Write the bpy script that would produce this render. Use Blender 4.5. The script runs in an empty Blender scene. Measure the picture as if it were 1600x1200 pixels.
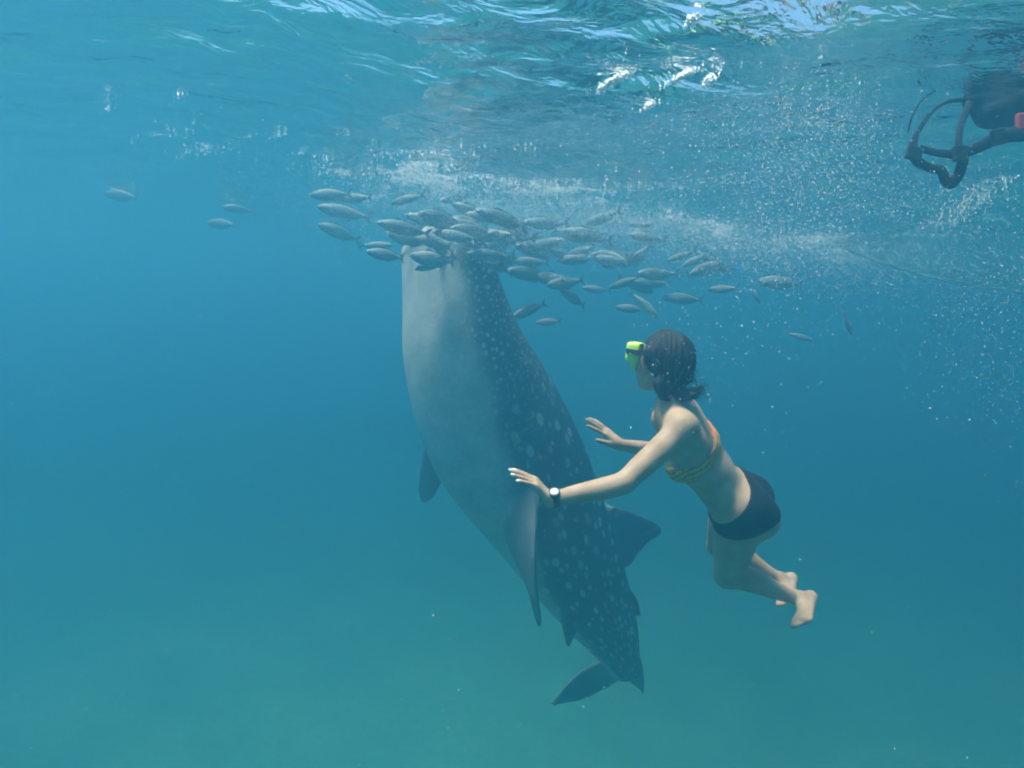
import bpy, bmesh, math, random
import numpy as np
from mathutils import Vector, Matrix, Quaternion

random.seed(7)
RNG = np.random.default_rng(11)
scene = bpy.context.scene
COL = scene.collection

# ---------------------------------------------------------------- camera
CAM_DEPTH = 0.80                     # metres below the mean water surface
FPX = 1042.0                         # focal length in pixels of a 1600 px wide frame
PITCH = math.atan(130.0 / FPX)       # looking slightly down
ROLL = math.radians(4.0)
_f = Vector((0.0, math.cos(PITCH), -math.sin(PITCH)))
_r0 = Vector((1.0, 0.0, 0.0))
_u0 = _r0.cross(_f)
CAM_R = _r0 * math.cos(ROLL) + _u0 * math.sin(ROLL)
CAM_U = _u0 * math.cos(ROLL) - _r0 * math.sin(ROLL)
CAM_F = _f
CAM_LOC = Vector((0.0, 0.0, -CAM_DEPTH))
cam_data = bpy.data.cameras.new('camera')
cam_data.sensor_width = 36.0
cam_data.lens = 36.0 * FPX / 1600.0
cam_data.clip_start = 0.02
cam_data.clip_end = 500.0
cam = bpy.data.objects.new('camera', cam_data)
COL.objects.link(cam)
cam.matrix_world = Matrix(((CAM_R.x, CAM_U.x, -CAM_F.x, CAM_LOC.x),
                           (CAM_R.y, CAM_U.y, -CAM_F.y, CAM_LOC.y),
                           (CAM_R.z, CAM_U.z, -CAM_F.z, CAM_LOC.z),
                           (0, 0, 0, 1)))
scene.camera = cam


def P(px, py, d):
    """World point seen at photo pixel (px, py), d metres in front of the camera."""
    return CAM_LOC + d * (CAM_F + ((px - 800.0) / FPX) * CAM_R - ((py - 600.0) / FPX) * CAM_U)


# ---------------------------------------------------------------- sky, sun, exposure
SUN_DIR = Vector((-0.30, 0.02, 0.95)).normalized()      # towards the sun
SUN_EL = math.asin(SUN_DIR.z)
SUN_AZ = math.atan2(SUN_DIR.x, SUN_DIR.y)
world = bpy.data.worlds.new('World')
scene.world = world
world.use_nodes = True
wn = world.node_tree
wn.nodes.clear()
sky = wn.nodes.new('ShaderNodeTexSky')
sky.sky_type = 'NISHITA'
sky.sun_disc = False
sky.sun_elevation = SUN_EL
sky.sun_rotation = SUN_AZ
bg = wn.nodes.new('ShaderNodeBackground')
bg.inputs['Strength'].default_value = 0.10
wo = wn.nodes.new('ShaderNodeOutputWorld')
wn.links.new(sky.outputs[0], bg.inputs[0])
wn.links.new(bg.outputs[0], wo.inputs[0])

sun_data = bpy.data.lights.new('sun', 'SUN')
sun_data.energy = 5.0
sun_data.angle = math.radians(13.0)          # spread out by the ripples above
sun_data.color = (1.0, 0.96, 0.88)
sun = bpy.data.objects.new('sun', sun_data)
COL.objects.link(sun)
sun.rotation_euler = (-SUN_DIR).to_track_quat('-Z', 'Y').to_euler()
sun.location = (5, 0, 20)

vs = scene.view_settings
vs.view_transform = 'Standard'
vs.look = 'None'
vs.exposure = 1.55
vs.gamma = 1.0
vs.use_curve_mapping = False

cy = scene.cycles
cy.use_denoising = True
cy.use_adaptive_sampling = True
cy.adaptive_threshold = 0.05
cy.adaptive_min_samples = 16
cy.max_bounces = 5
cy.diffuse_bounces = 3
cy.glossy_bounces = 3
cy.transmission_bounces = 6
cy.volume_bounces = 2
cy.transparent_max_bounces = 16
cy.sample_clamp_indirect = 4.0
cy.blur_glossy = 0.5
cy.filter_width = 2.0


# ---------------------------------------------------------------- helpers
def new_mat(name):
    m = bpy.data.materials.new(name)
    m.use_nodes = True
    nt = m.node_tree
    nt.nodes.clear()
    out = nt.nodes.new('ShaderNodeOutputMaterial')
    return m, nt, out


def nd(nt, kind, **kw):
    n = nt.nodes.new(kind)
    for k, v in kw.items():
        if k in n.inputs:
            n.inputs[k].default_value = v
        else:
            setattr(n, k, v)
    return n


def lk(nt, a, b):
    nt.links.new(a, b)


def ramp(nt, stops, interp='LINEAR'):
    n = nt.nodes.new('ShaderNodeValToRGB')
    cr = n.color_ramp
    cr.interpolation = interp
    while len(cr.elements) < len(stops):
        cr.elements.new(0.5)
    for e, (p, c) in zip(cr.elements, stops):
        e.position = p
        e.color = c if len(c) == 4 else (c[0], c[1], c[2], 1.0)
    return n


def simple_mat(name, color, rough=0.6, noise=0.12, scale=40.0, spec=0.4, bump=0.0, metal=0.0):
    """Principled colour broken up by a fine noise, with an optional fine relief."""
    m, nt, out = new_mat(name)
    b = nd(nt, 'ShaderNodeBsdfPrincipled', Roughness=rough, Metallic=metal)
    b.inputs['Specular IOR Level'].default_value = spec
    tc = nd(nt, 'ShaderNodeTexCoord')
    nz = nd(nt, 'ShaderNodeTexNoise', Scale=scale, Detail=4.0)
    lk(nt, tc.outputs['Object'], nz.inputs['Vector'])
    lo = tuple(max(0, c * (1 - noise)) for c in color)
    hi = tuple(min(1, c * (1 + noise)) for c in color)
    r = ramp(nt, [(0.3, lo), (0.7, hi)])
    lk(nt, nz.outputs['Fac'], r.inputs['Fac'])
    lk(nt, r.outputs['Color'], b.inputs['Base Color'])
    if bump > 0:
        bp = nd(nt, 'ShaderNodeBump', Strength=bump, Distance=0.004)
        lk(nt, nz.outputs['Fac'], bp.inputs['Height'])
        lk(nt, bp.outputs['Normal'], b.inputs['Normal'])
    lk(nt, b.outputs[0], out.inputs['Surface'])
    return m


def mesh_obj(name, verts, faces, mat=None, parent=None, smooth=True):
    me = bpy.data.meshes.new(name)
    me.from_pydata([tuple(map(float, v)) for v in verts], [], [tuple(map(int, f)) for f in faces])
    me.update()
    if smooth:
        me.polygons.foreach_set('use_smooth', np.ones(len(me.polygons), dtype=bool))
    ob = bpy.data.objects.new(name, me)
    COL.objects.link(ob)
    if mat is not None:
        me.materials.append(mat)
    if parent is not None:
        ob.parent = parent
    return ob


def tag(o, label=None, cat=None, group=None, kind=None):
    if label:
        o['label'] = label
    if cat:
        o['category'] = cat
    if group:
        o['group'] = group
    if kind:
        o['kind'] = kind
    return o


def empty(name, loc):
    o = bpy.data.objects.new(name, None)
    o.location = loc
    o.empty_display_size = 0.05
    COL.objects.link(o)
    return o


def set_attr(ob, name, values):
    at = ob.data.attributes.new(name, 'FLOAT', 'POINT')
    at.data.foreach_set('value', np.asarray(values, dtype=np.float32))


def grid_faces(nu, nv, close_v=False):
    """Quads of an nu x nv vertex grid (index u*nv+v)."""
    u = np.arange(nu - 1)[:, None]
    v = np.arange(nv if close_v else nv - 1)[None, :]
    v2 = (v + 1) % nv
    a = u * nv + v
    b = (u + 1) * nv + v
    c = (u + 1) * nv + v2
    d = u * nv + v2
    return np.stack([a, b, c, d], -1).reshape(-1, 4)


def fast_grid(name, verts, faces, mat, kind):
    me = bpy.data.meshes.new(name)
    me.vertices.add(len(verts))
    me.vertices.foreach_set('co', np.asarray(verts, dtype=np.float32).ravel())
    me.loops.add(faces.size)
    me.loops.foreach_set('vertex_index', faces.astype(np.int32).ravel())
    me.polygons.add(len(faces))
    me.polygons.foreach_set('loop_start', np.arange(0, faces.size, faces.shape[1], dtype=np.int32))
    me.update(calc_edges=True)
    me.validate()
    me.polygons.foreach_set('use_smooth', np.ones(len(me.polygons), dtype=bool))
    ob = bpy.data.objects.new(name, me)
    COL.objects.link(ob)
    me.materials.append(mat)
    if kind:
        ob['kind'] = kind
    return ob


# small value-noise fbm for numpy arrays
_PERM = RNG.random((64, 64))


def vnoise(x, y):
    xi = np.floor(x).astype(int)
    yi = np.floor(y).astype(int)
    fx = x - xi
    fy = y - yi
    fx = fx * fx * (3 - 2 * fx)
    fy = fy * fy * (3 - 2 * fy)
    a = _PERM[xi % 64, yi % 64]
    b = _PERM[(xi + 1) % 64, yi % 64]
    c = _PERM[xi % 64, (yi + 1) % 64]
    d = _PERM[(xi + 1) % 64, (yi + 1) % 64]
    return (a * (1 - fx) + b * fx) * (1 - fy) + (c * (1 - fx) + d * fx) * fy


def fbm(x, y, oct=4):
    s = 0.0
    a = 0.5
    for i in range(oct):
        s = s + a * vnoise(x * 2 ** i + 17.3 * i, y * 2 ** i + 5.1 * i)
        a *= 0.5
    return s


# what the water takes out and scatters, per metre (red, green, blue)
SIG_S = (0.021, 0.096, 0.145)
SIG_A = (0.180, 0.100, 0.066)
HAZE_DENSITY = 0.30
HAZE_COLOR = tuple(s / HAZE_DENSITY for s in SIG_S) + (1.0,)
HAZE_ABSORB = tuple((1 - a / (HAZE_DENSITY - s)) ** 2 for s, a in zip(SIG_S, SIG_A)) + (1.0,)


# ---------------------------------------------------------------- water surface
SEABED_Z = -6.8
_waves = []
_wr = np.random.default_rng(5)
for lam, n, slope in ((3.2, 5, 0.05), (1.5, 7, 0.06), (0.75, 9, 0.07), (0.36, 12, 0.085), (0.18, 14, 0.085), (0.10, 12, 0.05)):
    for _ in range(n):
        l = lam * _wr.uniform(0.75, 1.35)
        k = 2 * math.pi / l
        th = math.radians(62) + _wr.normal(0, 0.55)
        a = slope * math.sqrt(2.0 / n) / k
        _waves.append((k * math.cos(th), k * math.sin(th), a, _wr.uniform(0, 6.283), l))


def splash_weight(x, y):
    """Disturbed water round the feeding shark's mouth and to the right of it."""
    d1 = np.exp(-(((x - 0.3) / 2.2) ** 2 + ((y - 5.6 - 0.5 * x) / 1.2) ** 2))
    d2 = np.exp(-(((x - 2.6) / 1.6) ** 2 + ((y - 4.2) / 1.3) ** 2))
    return np.clip(d1 + 0.8 * d2, 0, 1)


def wave_z(x, y, fine_cut=None):
    x = np.asarray(x, dtype=float)
    y = np.asarray(y, dtype=float)
    z = np.zeros(np.broadcast(x, y).shape)
    dist = np.hypot(x, y - 3.0)
    amp_mod = 0.70 + 0.9 * fbm(x * 0.35 + 9, y * 0.35 + 3, 2)
    for kx, ky, a, ph, l in _waves:
        s = np.sin(kx * x + ky * y + ph + 0.6 * np.sin(0.9 * x + 0.5 * y + ph))
        w = np.clip((l / 0.06) / (1 + dist * 2.4), 0, 1) if fine_cut is None else 1.0
        z += a * s * w * (amp_mod if l < 1.0 else 1.0)
    sw = splash_weight(x, y)
    z += sw * 0.06 * (fbm(x * 5.0, y * 5.0, 4) - 0.45) * 2
    return z


_n = 700
_t = np.linspace(-1, 1, _n)
_k = 4.6
_g = 55 * np.sinh(_k * _t) / math.sinh(_k)
_X, _Y = np.meshgrid(_g, _g + 3.2, indexing='ij')
_Z = wave_z(_X, _Y)
m_water, nt, out = new_mat('water_surface')
tc = nd(nt, 'ShaderNodeTexCoord')
mp = nd(nt, 'ShaderNodeMapping')
mp.inputs['Rotation'].default_value = (0, 0, math.radians(-28))
mp.inputs['Scale'].default_value = (0.55, 1.0, 1.0)
lk(nt, tc.outputs['Object'], mp.inputs['Vector'])
n1 = nd(nt, 'ShaderNodeTexNoise', Scale=7.0, Detail=4.0, Roughness=0.55, Distortion=0.6)
n2 = nd(nt, 'ShaderNodeTexNoise', Scale=2.2, Detail=2.0)
lk(nt, mp.outputs[0], n1.inputs['Vector'])
lk(nt, mp.outputs[0], n2.inputs['Vector'])
bp1 = nd(nt, 'ShaderNodeBump', Strength=1.0, Distance=0.036)
lk(nt, n1.outputs['Fac'], bp1.inputs['Height'])
bp2 = nd(nt, 'ShaderNodeBump', Strength=0.3, Distance=0.08)
lk(nt, n2.outputs['Fac'], bp2.inputs['Height'])
lk(nt, bp1.outputs['Normal'], bp2.inputs['Normal'])
fr = nd(nt, 'ShaderNodeFresnel', IOR=1.333)
lk(nt, bp2.outputs['Normal'], fr.inputs['Normal'])
tr = nd(nt, 'ShaderNodeBsdfTransparent')
gl = nd(nt, 'ShaderNodeBsdfGlossy', Roughness=0.03)
gl.inputs['Color'].default_value = (0.97, 0.98, 0.98, 1)
lk(nt, bp2.outputs['Normal'], gl.inputs['Normal'])
mx = nd(nt, 'ShaderNodeMixShader')
lk(nt, fr.outputs[0], mx.inputs[0])
lk(nt, tr.outputs[0], mx.inputs[1])
lk(nt, gl.outputs[0], mx.inputs[2])
lk(nt, mx.outputs[0], out.inputs['Surface'])
water = fast_grid('water', np.stack([_X, _Y, _Z], -1).reshape(-1, 3), grid_faces(_n, _n), m_water, 'structure')
tag(water, 'rippled sea surface seen from below')

# ---------------------------------------------------------------- sea floor
_n2 = 240
_t2 = np.linspace(-1, 1, _n2)
_g2 = 56 * np.sinh(3.2 * _t2) / math.sinh(3.2)
_X2, _Y2 = np.meshgrid(_g2, _g2 + 6.0, indexing='ij')
_Y2 = np.clip(_Y2, -53, 60)
_Z2 = (SEABED_Z + 0.9 * (fbm(_X2 * 0.22 + 4, _Y2 * 0.22 + 8, 4) - 0.47)
       + 0.35 * np.clip(fbm(_X2 * 1.1 + 2, _Y2 * 1.1, 3) - 0.5, 0, 1))
m_sand, nt, out = new_mat('sea_floor')
tc = nd(nt, 'ShaderNodeTexCoord')
n1 = nd(nt, 'ShaderNodeTexNoise', Scale=0.75, Detail=6.0, Roughness=0.6)
n2 = nd(nt, 'ShaderNodeTexNoise', Scale=9.0, Detail=5.0)
lk(nt, tc.outputs['Object'], n1.inputs['Vector'])
lk(nt, tc.outputs['Object'], n2.inputs['Vector'])
r1 = ramp(nt, [(0.30, (0.14, 0.37, 0.24)), (0.50, (0.18, 0.45, 0.29)), (0.70, (0.23, 0.52, 0.34))])
lk(nt, n1.outputs['Fac'], r1.inputs['Fac'])
r2 = ramp(nt, [(0.3, (0.7, 0.7, 0.7)), (0.7, (1, 1, 1))])
lk(nt, n2.outputs['Fac'], r2.inputs['Fac'])
mm = nd(nt, 'ShaderNodeMixRGB', blend_type='MULTIPLY')
mm.inputs[0].default_value = 1.0
lk(nt, r1.outputs[0], mm.inputs[1])
lk(nt, r2.outputs[0], mm.inputs[2])
b = nd(nt, 'ShaderNodeBsdfPrincipled', Roughness=0.95)
lk(nt, mm.outputs[0], b.inputs['Base Color'])
bp = nd(nt, 'ShaderNodeBump', Strength=0.6, Distance=0.06)
lk(nt, n2.outputs['Fac'], bp.inputs['Height'])
lk(nt, bp.outputs[0], b.inputs['Normal'])
lk(nt, b.outputs[0], out.inputs['Surface'])
seabed = fast_grid('seabed', np.stack([_X2, _Y2, _Z2], -1).reshape(-1, 3), grid_faces(_n2, _n2), m_sand, 'structure')
tag(seabed, 'pale sandy sea floor with darker patches')

# ---------------------------------------------------------------- the water's own haze
hz_lo, hz_hi = (-58.0, -55.0, SEABED_Z - 2.0), (58.0, 63.0, 0.9)
hv = [(x, y, z) for x in (hz_lo[0], hz_hi[0]) for y in (hz_lo[1], hz_hi[1]) for z in (hz_lo[2], hz_hi[2])]
hf = [(0, 1, 3, 2), (4, 6, 7, 5), (0, 4, 5, 1), (2, 3, 7, 6), (0, 2, 6, 4), (1, 5, 7, 3)]
m_haze, nt, out = new_mat('sea_haze')
pv = nd(nt, 'ShaderNodeVolumePrincipled')
pv.inputs['Color'].default_value = HAZE_COLOR
pv.inputs['Absorption Color'].default_value = HAZE_ABSORB
pv.inputs['Density'].default_value = HAZE_DENSITY
pv.inputs['Anisotropy'].default_value = 0.70
pv.inputs['Density Attribute'].default_value = ''
pv.inputs['Temperature Attribute'].default_value = ''
m_haze.cycles.homogeneous_volume = True
lk(nt, pv.outputs[0], out.inputs['Volume'])
haze = mesh_obj('haze', hv, hf, m_haze, smooth=False)
tag(haze, 'blue green sea water haze filling the view', kind='stuff')


def catmull(pts, n):
    pts = np.asarray(pts, float)
    p = np.vstack([2 * pts[0] - pts[1], pts, 2 * pts[-1] - pts[-2]])
    m = len(pts) - 1
    t = np.linspace(0, m - 1e-9, n)
    i = t.astype(int)
    f = (t - i)[:, None]
    p0, p1, p2, p3 = p[i], p[i + 1], p[i + 2], p[i + 3]
    return 0.5 * ((2 * p1) + (-p0 + p2) * f + (2 * p0 - 5 * p1 + 4 * p2 - p3) * f ** 2 + (-p0 + 3 * p1 - 3 * p2 + p3) * f ** 3)


# ---------------------------------------------------------------- smooth bodies: distance field + surface nets
class Field:
    def __init__(self, lo, hi, h):
        self.lo = np.array(lo, float)
        self.h = h
        self.n = np.ceil((np.array(hi) - self.lo) / h).astype(int) + 1
        self.g = np.full(tuple(self.n), 0.2, np.float32)

    def block(self, pts, rad):
        pts = np.asarray(pts, float)
        a = np.floor((pts.min(0) - rad - self.lo) / self.h).astype(int)
        b = np.ceil((pts.max(0) + rad - self.lo) / self.h).astype(int) + 1
        a = np.clip(a, 0, self.n - 1)
        b = np.clip(b, 1, self.n)
        sl = tuple(slice(i, j) for i, j in zip(a, b))
        ax = [self.lo[k] + self.h * np.arange(a[k], b[k], dtype=np.float32) for k in range(3)]
        X = np.stack(np.meshgrid(*ax, indexing='ij'), -1).astype(np.float32)
        return sl, X

    def add(self, sl, d, k):
        a = self.g[sl]
        if k <= 0:
            self.g[sl] = np.minimum(a, d)
        else:
            h = np.clip(0.5 + 0.5 * (d - a) / k, 0, 1)
            self.g[sl] = d * (1 - h) + a * h - k * h * (1 - h)

    def cone(self, p1, r1, p2, r2, k=0.02):
        p1, p2 = np.array(p1, np.float32), np.array(p2, np.float32)
        sl, X = self.block([p1, p2], max(r1, r2) + k + 3 * self.h)
        ab = p2 - p1
        t = np.clip(((X - p1) @ ab) / max(float(ab @ ab), 1e-9), 0, 1)
        d = np.linalg.norm(X - (p1 + t[..., None] * ab), axis=-1) - (r1 + (r2 - r1) * t)
        self.add(sl, d, k)

    def chain(self, pts, rads, k=0.02, sub=5):
        """One limb: a smooth tapering tube through the points, joined to the body once."""
        row = catmull(np.hstack([np.asarray(pts, float), np.asarray(rads, float)[:, None]]), sub * (len(pts) - 1) + 1)
        sl, X = self.block(row[:, :3], max(rads) + k + 3 * self.h)
        best = None
        for a, b in zip(row[:-1], row[1:]):
            p1 = a[:3].astype(np.float32)
            ab = (b[:3] - a[:3]).astype(np.float32)
            t = np.clip(((X - p1) @ ab) / max(float(ab @ ab), 1e-9), 0, 1)
            q = X - p1
            q -= t[..., None] * ab
            d = np.sqrt((q * q).sum(-1)) - (a[3] + (b[3] - a[3]) * t).astype(np.float32)
            best = d if best is None else np.minimum(best, d)
        self.add(sl, best, k)

    def ell(self, c, axes, r, k=0.02):
        """Ellipsoid: axes = three unit vectors, r = three radii."""
        c = np.array(c, np.float32)
        sl, X = self.block([c], max(r) + k + 3 * self.h)
        q = (X - c)
        A = np.array(axes, np.float32)
        q = q @ A.T
        r = np.array(r, np.float32)
        k0 = np.linalg.norm(q / r, axis=-1)
        k1 = np.linalg.norm(q / (r * r), axis=-1)
        d = k0 * (k0 - 1.0) / np.maximum(k1, 1e-6)
        d = np.where(k0 < 1e-3, -min(r), d)
        self.add(sl, d, k)

    def ellcone(self, p1, p2, side, front, r1, r2, k=0.03):
        """Tapered capsule with an oval section: r = (half-width along side, half-depth along front)."""
        p1, p2 = np.array(p1, np.float32), np.array(p2, np.float32)
        sl, X = self.block([p1, p2], max(r1 + r2) + k + 3 * self.h)
        ab = p2 - p1
        L = float(np.linalg.norm(ab))
        ax = ab / L
        q = X - p1
        y = q @ ax
        t = np.clip(y / L, 0, 1)
        ra = r1[0] + (r2[0] - r1[0]) * t
        rb = r1[1] + (r2[1] - r1[1]) * t
        u = q @ np.array(side, np.float32)
        w = q @ np.array(front, np.float32)
        yy = y - t * L
        rm = np.minimum(ra, rb)
        k0 = np.sqrt((u / ra) ** 2 + (w / rb) ** 2 + (yy / rm) ** 2)
        k1 = np.sqrt((u / ra ** 2) ** 2 + (w / rb ** 2) ** 2 + (yy / rm ** 2) ** 2)
        d = k0 * (k0 - 1.0) / np.maximum(k1, 1e-6)
        d = np.where(k0 < 1e-3, -rm, d)
        self.add(sl, d, k)

    def mesh(self, g=None, level=0.0):
        g = (self.g if g is None else g) - level
        return surface_nets(g, self.lo, self.h)


def surface_nets(g, lo, h):
    n = g.shape
    ins = g < 0
    s = ins[:-1, :-1, :-1].astype(np.int8)
    cnt = np.zeros(s.shape, np.int8)
    for a in (0, 1):
        for b in (0, 1):
            for c in (0, 1):
                cnt += ins[a:n[0] - 1 + a, b:n[1] - 1 + b, c:n[2] - 1 + c]
    act = (cnt > 0) & (cnt < 8)
    ids = -np.ones(act.shape, np.int64)
    cells = np.argwhere(act)
    ids[tuple(cells.T)] = np.arange(len(cells))
    acc = np.zeros((len(cells), 3))
    num = np.zeros(len(cells))
    corners = [np.array(c) for c in ((0, 0, 0), (1, 0, 0), (0, 1, 0), (1, 1, 0), (0, 0, 1), (1, 0, 1), (0, 1, 1), (1, 1, 1))]
    vals = [g[tuple((cells + c).T)].astype(float) for c in corners]
    for i in range(8):
        for j in range(i + 1, 8):
            df = corners[j] - corners[i]
            if np.abs(df).sum() != 1:
                continue
            a, b = vals[i], vals[j]
            cr = (a < 0) != (b < 0)
            t = np.where(cr, a / np.where(np.abs(a - b) < 1e-12, 1e-12, a - b), 0)
            acc += np.where(cr[:, None], corners[i] + t[:, None] * df, 0)
            num += cr
    V = (cells + acc / num[:, None]) * h + lo
    quads = []
    for ax in range(3):
        e = np.zeros(3, int)
        e[ax] = 1
        u, v = np.eye(3, dtype=int)[(ax + 1) % 3], np.eye(3, dtype=int)[(ax + 2) % 3]
        a = ins[:n[0] - e[0], :n[1] - e[1], :n[2] - e[2]]
        b = ins[e[0]:, e[1]:, e[2]:]
        E = np.argwhere(a != b)
        lim = np.array(act.shape)
        ok = np.all(E - u - v >= 0, axis=1) & np.all(E < lim, axis=1)
        E = E[ok]
        q = [ids[tuple((E - o).T)] for o in (u + v, v, 0 * u, u)]
        q = np.stack(q, -1)
        fl = a[tuple(E.T)]
        q = np.where(fl[:, None], q, q[:, ::-1])
        quads.append(q[(q >= 0).all(1)])
    return V, np.vstack(quads)


def relax(V, F, it=2, f=0.5):
    """A few passes of neighbour smoothing over the quads' edges."""
    e = np.vstack([F[:, [0, 1]], F[:, [1, 2]], F[:, [2, 3]], F[:, [3, 0]]])
    cnt = np.bincount(e[:, 0], minlength=len(V)) + np.bincount(e[:, 1], minlength=len(V))
    for _ in range(it):
        S = np.zeros_like(V)
        for k in range(3):
            S[:, k] = np.bincount(e[:, 0], V[e[:, 1], k], len(V)) + np.bincount(e[:, 1], V[e[:, 0], k], len(V))
        V = V * (1 - f) + f * S / np.maximum(cnt, 1)[:, None]
    return V


def field_obj(name, V, F, mat, parent=None):
    ob = fast_grid(name, V, F, mat, None)
    if parent is not None:
        ob.parent = parent
    return ob


def unit(v):
    v = np.asarray(v, float)
    return v / np.linalg.norm(v)


def arr(px, py, d):
    return np.array(P(px, py, d))


def tube(path, rads, nseg=8, caps=True):
    """Round tube along a list of points."""
    path = np.asarray(path, float)
    n = len(path)
    rads = np.broadcast_to(np.asarray(rads, float), (n,))
    T = np.gradient(path, axis=0)
    T /= np.linalg.norm(T, axis=1)[:, None] + 1e-12
    ref = np.array([0.3, 0.2, 1.0]) if abs(T[0][2]) < 0.9 else np.array([1.0, 0.2, 0.1])
    vs_ = []
    u = np.cross(T[0], ref)
    for i in range(n):
        u = u - (u @ T[i]) * T[i]
        u /= np.linalg.norm(u)
        w = np.cross(T[i], u)
        a = np.linspace(0, 2 * math.pi, nseg, endpoint=False)
        vs_.append(path[i] + rads[i] * (np.cos(a)[:, None] * u + np.sin(a)[:, None] * w))
    V = np.vstack(vs_)
    F = [tuple(q) for q in grid_faces(n, nseg, close_v=True)]
    if caps:
        m = len(V)
        V = np.vstack([V, path[0][None], path[-1][None]])
        F += [(m, (k + 1) % nseg, k) for k in range(nseg)]
        F += [(m + 1, m - nseg + k, m - nseg + (k + 1) % nseg) for k in range(nseg)]
    return V, F


# ---------------------------------------------------------------- whale shark
# px, py, distance, half-width seen (px), lateral half-width (m), roll of the back away from the lens (deg)
SH = [(685, 378, 4.72, 67, 0.43, 33), (692, 404, 4.72, 71, 0.44, 33), (704, 460, 4.72, 80, 0.45, 33),
      (722, 540, 4.74, 95, 0.46, 32), (748, 610, 4.80, 107, 0.46, 31), (782, 680, 4.88, 112, 0.44, 30),
      (824, 750, 5.00, 103, 0.40, 28), (864, 820, 5.15, 88, 0.34, 26), (898, 885, 5.35, 73, 0.27, 24),
      (930, 945, 5.60, 57, 0.20, 22), (957, 995, 5.85, 41, 0.14, 20), (974, 1032, 6.05, 27, 0.09, 20),
      (984, 1056, 6.20, 17, 0.05, 20)]
_ctr = []
for px, py, d, hw, a, ph in SH:
    ph = math.radians(ph)
    hm = hw * d / FPX
    b = math.sqrt(max(hm * hm - (a * math.sin(ph)) ** 2, (0.35 * hm) ** 2)) / math.cos(ph)
    c = P(px, py, d)
    _ctr.append((c.x, c.y, c.z, a, b, ph))
SPN = 120
_sp = catmull(_ctr, SPN)
sp_c, sp_a, sp_b, sp_ph = _sp[:, :3], _sp[:, 3], _sp[:, 4], _sp[:, 5]
sp_T = -np.gradient(sp_c, axis=0)
sp_T /= np.linalg.norm(sp_T, axis=1)[:, None]
_R = np.array(CAM_R)
_F = np.array(CAM_F)
sp_D = np.cos(sp_ph)[:, None] * _R + np.sin(sp_ph)[:, None] * _F
sp_D -= (sp_D * sp_T).sum(1)[:, None] * sp_T
sp_D /= np.linalg.norm(sp_D, axis=1)[:, None]
sp_L = np.cross(sp_D, sp_T)
sp_len = np.concatenate([[0], np.cumsum(np.linalg.norm(np.diff(sp_c, axis=0), axis=1))])
SH_LEN = sp_len[-1]


def ring_radius(i, th):
    """Body cross-section: broad and a little flat, three keels along the upper flank."""
    a, b = sp_a[i], sp_b[i]
    ct, st = np.cos(th), np.sin(th)
    r = 1.0 / np.sqrt((ct / b) ** 2 + (st / a) ** 2)
    s = sp_len[i] / SH_LEN
    keel = np.clip((s - 0.25) / 0.2, 0, 1) * np.clip((1.0 - s) / 0.2, 0, 1)
    at = np.abs(np.arctan2(np.sin(th), np.cos(th)))
    for k, h in ((0.0, 0.018), (0.55, 0.016), (0.98, 0.016), (1.42, 0.012)):
        r = r + keel * h * np.exp(-((at - k) / 0.07) ** 2)
    return r


verts, faces = [], []
NT = 72
_th = np.linspace(0, 2 * math.pi, NT, endpoint=False)


def ring_pts(i, scale=1.0, shift=0.0):
    r = ring_radius(i, _th) * scale
    return sp_c[i] + shift * sp_T[i] + r[:, None] * (np.cos(_th)[:, None] * sp_D[i] + np.sin(_th)[:, None] * sp_L[i])


rings = [ring_pts(0, 0.20, -0.20), ring_pts(0, 0.45, -0.18), ring_pts(0, 0.58, -0.06), ring_pts(0, 0.64, 0.055), ring_pts(0, 0.72, 0.075),
         ring_pts(0, 0.82, 0.068), ring_pts(0, 0.91, 0.045), ring_pts(0, 0.97, 0.02)]
for i in range(SPN):
    s = sp_len[i] / SH_LEN
    rings.append(ring_pts(i))
V = np.vstack(rings)
nr = len(rings)
F4 = grid_faces(nr, NT, close_v=True)
V = np.vstack([V, rings[0].mean(0)[None], rings[-1].mean(0)[None]])
capf = [(nr * NT, (k + 1) % NT, k) for k in range(NT)] + [(nr * NT + 1, (nr - 1) * NT + k, (nr - 1) * NT + (k + 1) % NT) for k in range(NT)]
verts = [tuple(v) for v in V]
faces = [tuple(f) for f in F4] + capf


def fin_mesh(stations, sub=8, nc=18):
    """stations: ((le px,py,d), (te px,py,d), thickness) from root to tip -> closed lens-section fin."""
    rows = []
    for le, te, t in stations:
        a, b = P(*le), P(*te)
        rows.append((a.x, a.y, a.z, b.x, b.y, b.z, t))
    rows = catmull(rows, sub * (len(rows) - 1) + 1)
    le, te, tk = rows[:, :3], rows[:, 3:6], rows[:, 6]
    span = np.gradient((le + te) / 2, axis=0)
    ch = te - le
    nrm = np.cross(ch, span)
    nrm /= np.linalg.norm(nrm, axis=1)[:, None] + 1e-9
    vs_ = []
    ang = np.linspace(0, 2 * math.pi, nc, endpoint=False)
    for j in range(len(rows)):
        u = 0.5 - 0.5 * np.cos(ang)
        th = tk[j] * 0.5 * np.sin(ang) * (1.25 - 0.75 * u)
        vs_.append(le[j] + u[:, None] * ch[j] + th[:, None] * nrm[j])
    v = np.vstack(vs_)
    f = [tuple(q) for q in grid_faces(len(rows), nc, close_v=True)]
    n = len(v)
    v = np.vstack([v, vs_[0].mean(0)[None], vs_[-1].mean(0)[None]])
    f += [(n, (k + 1) % nc, k) for k in range(nc)]
    f += [(n + 1, n - nc + k, n - nc + (k + 1) % nc) for k in range(nc)]
    return v, f


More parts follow.
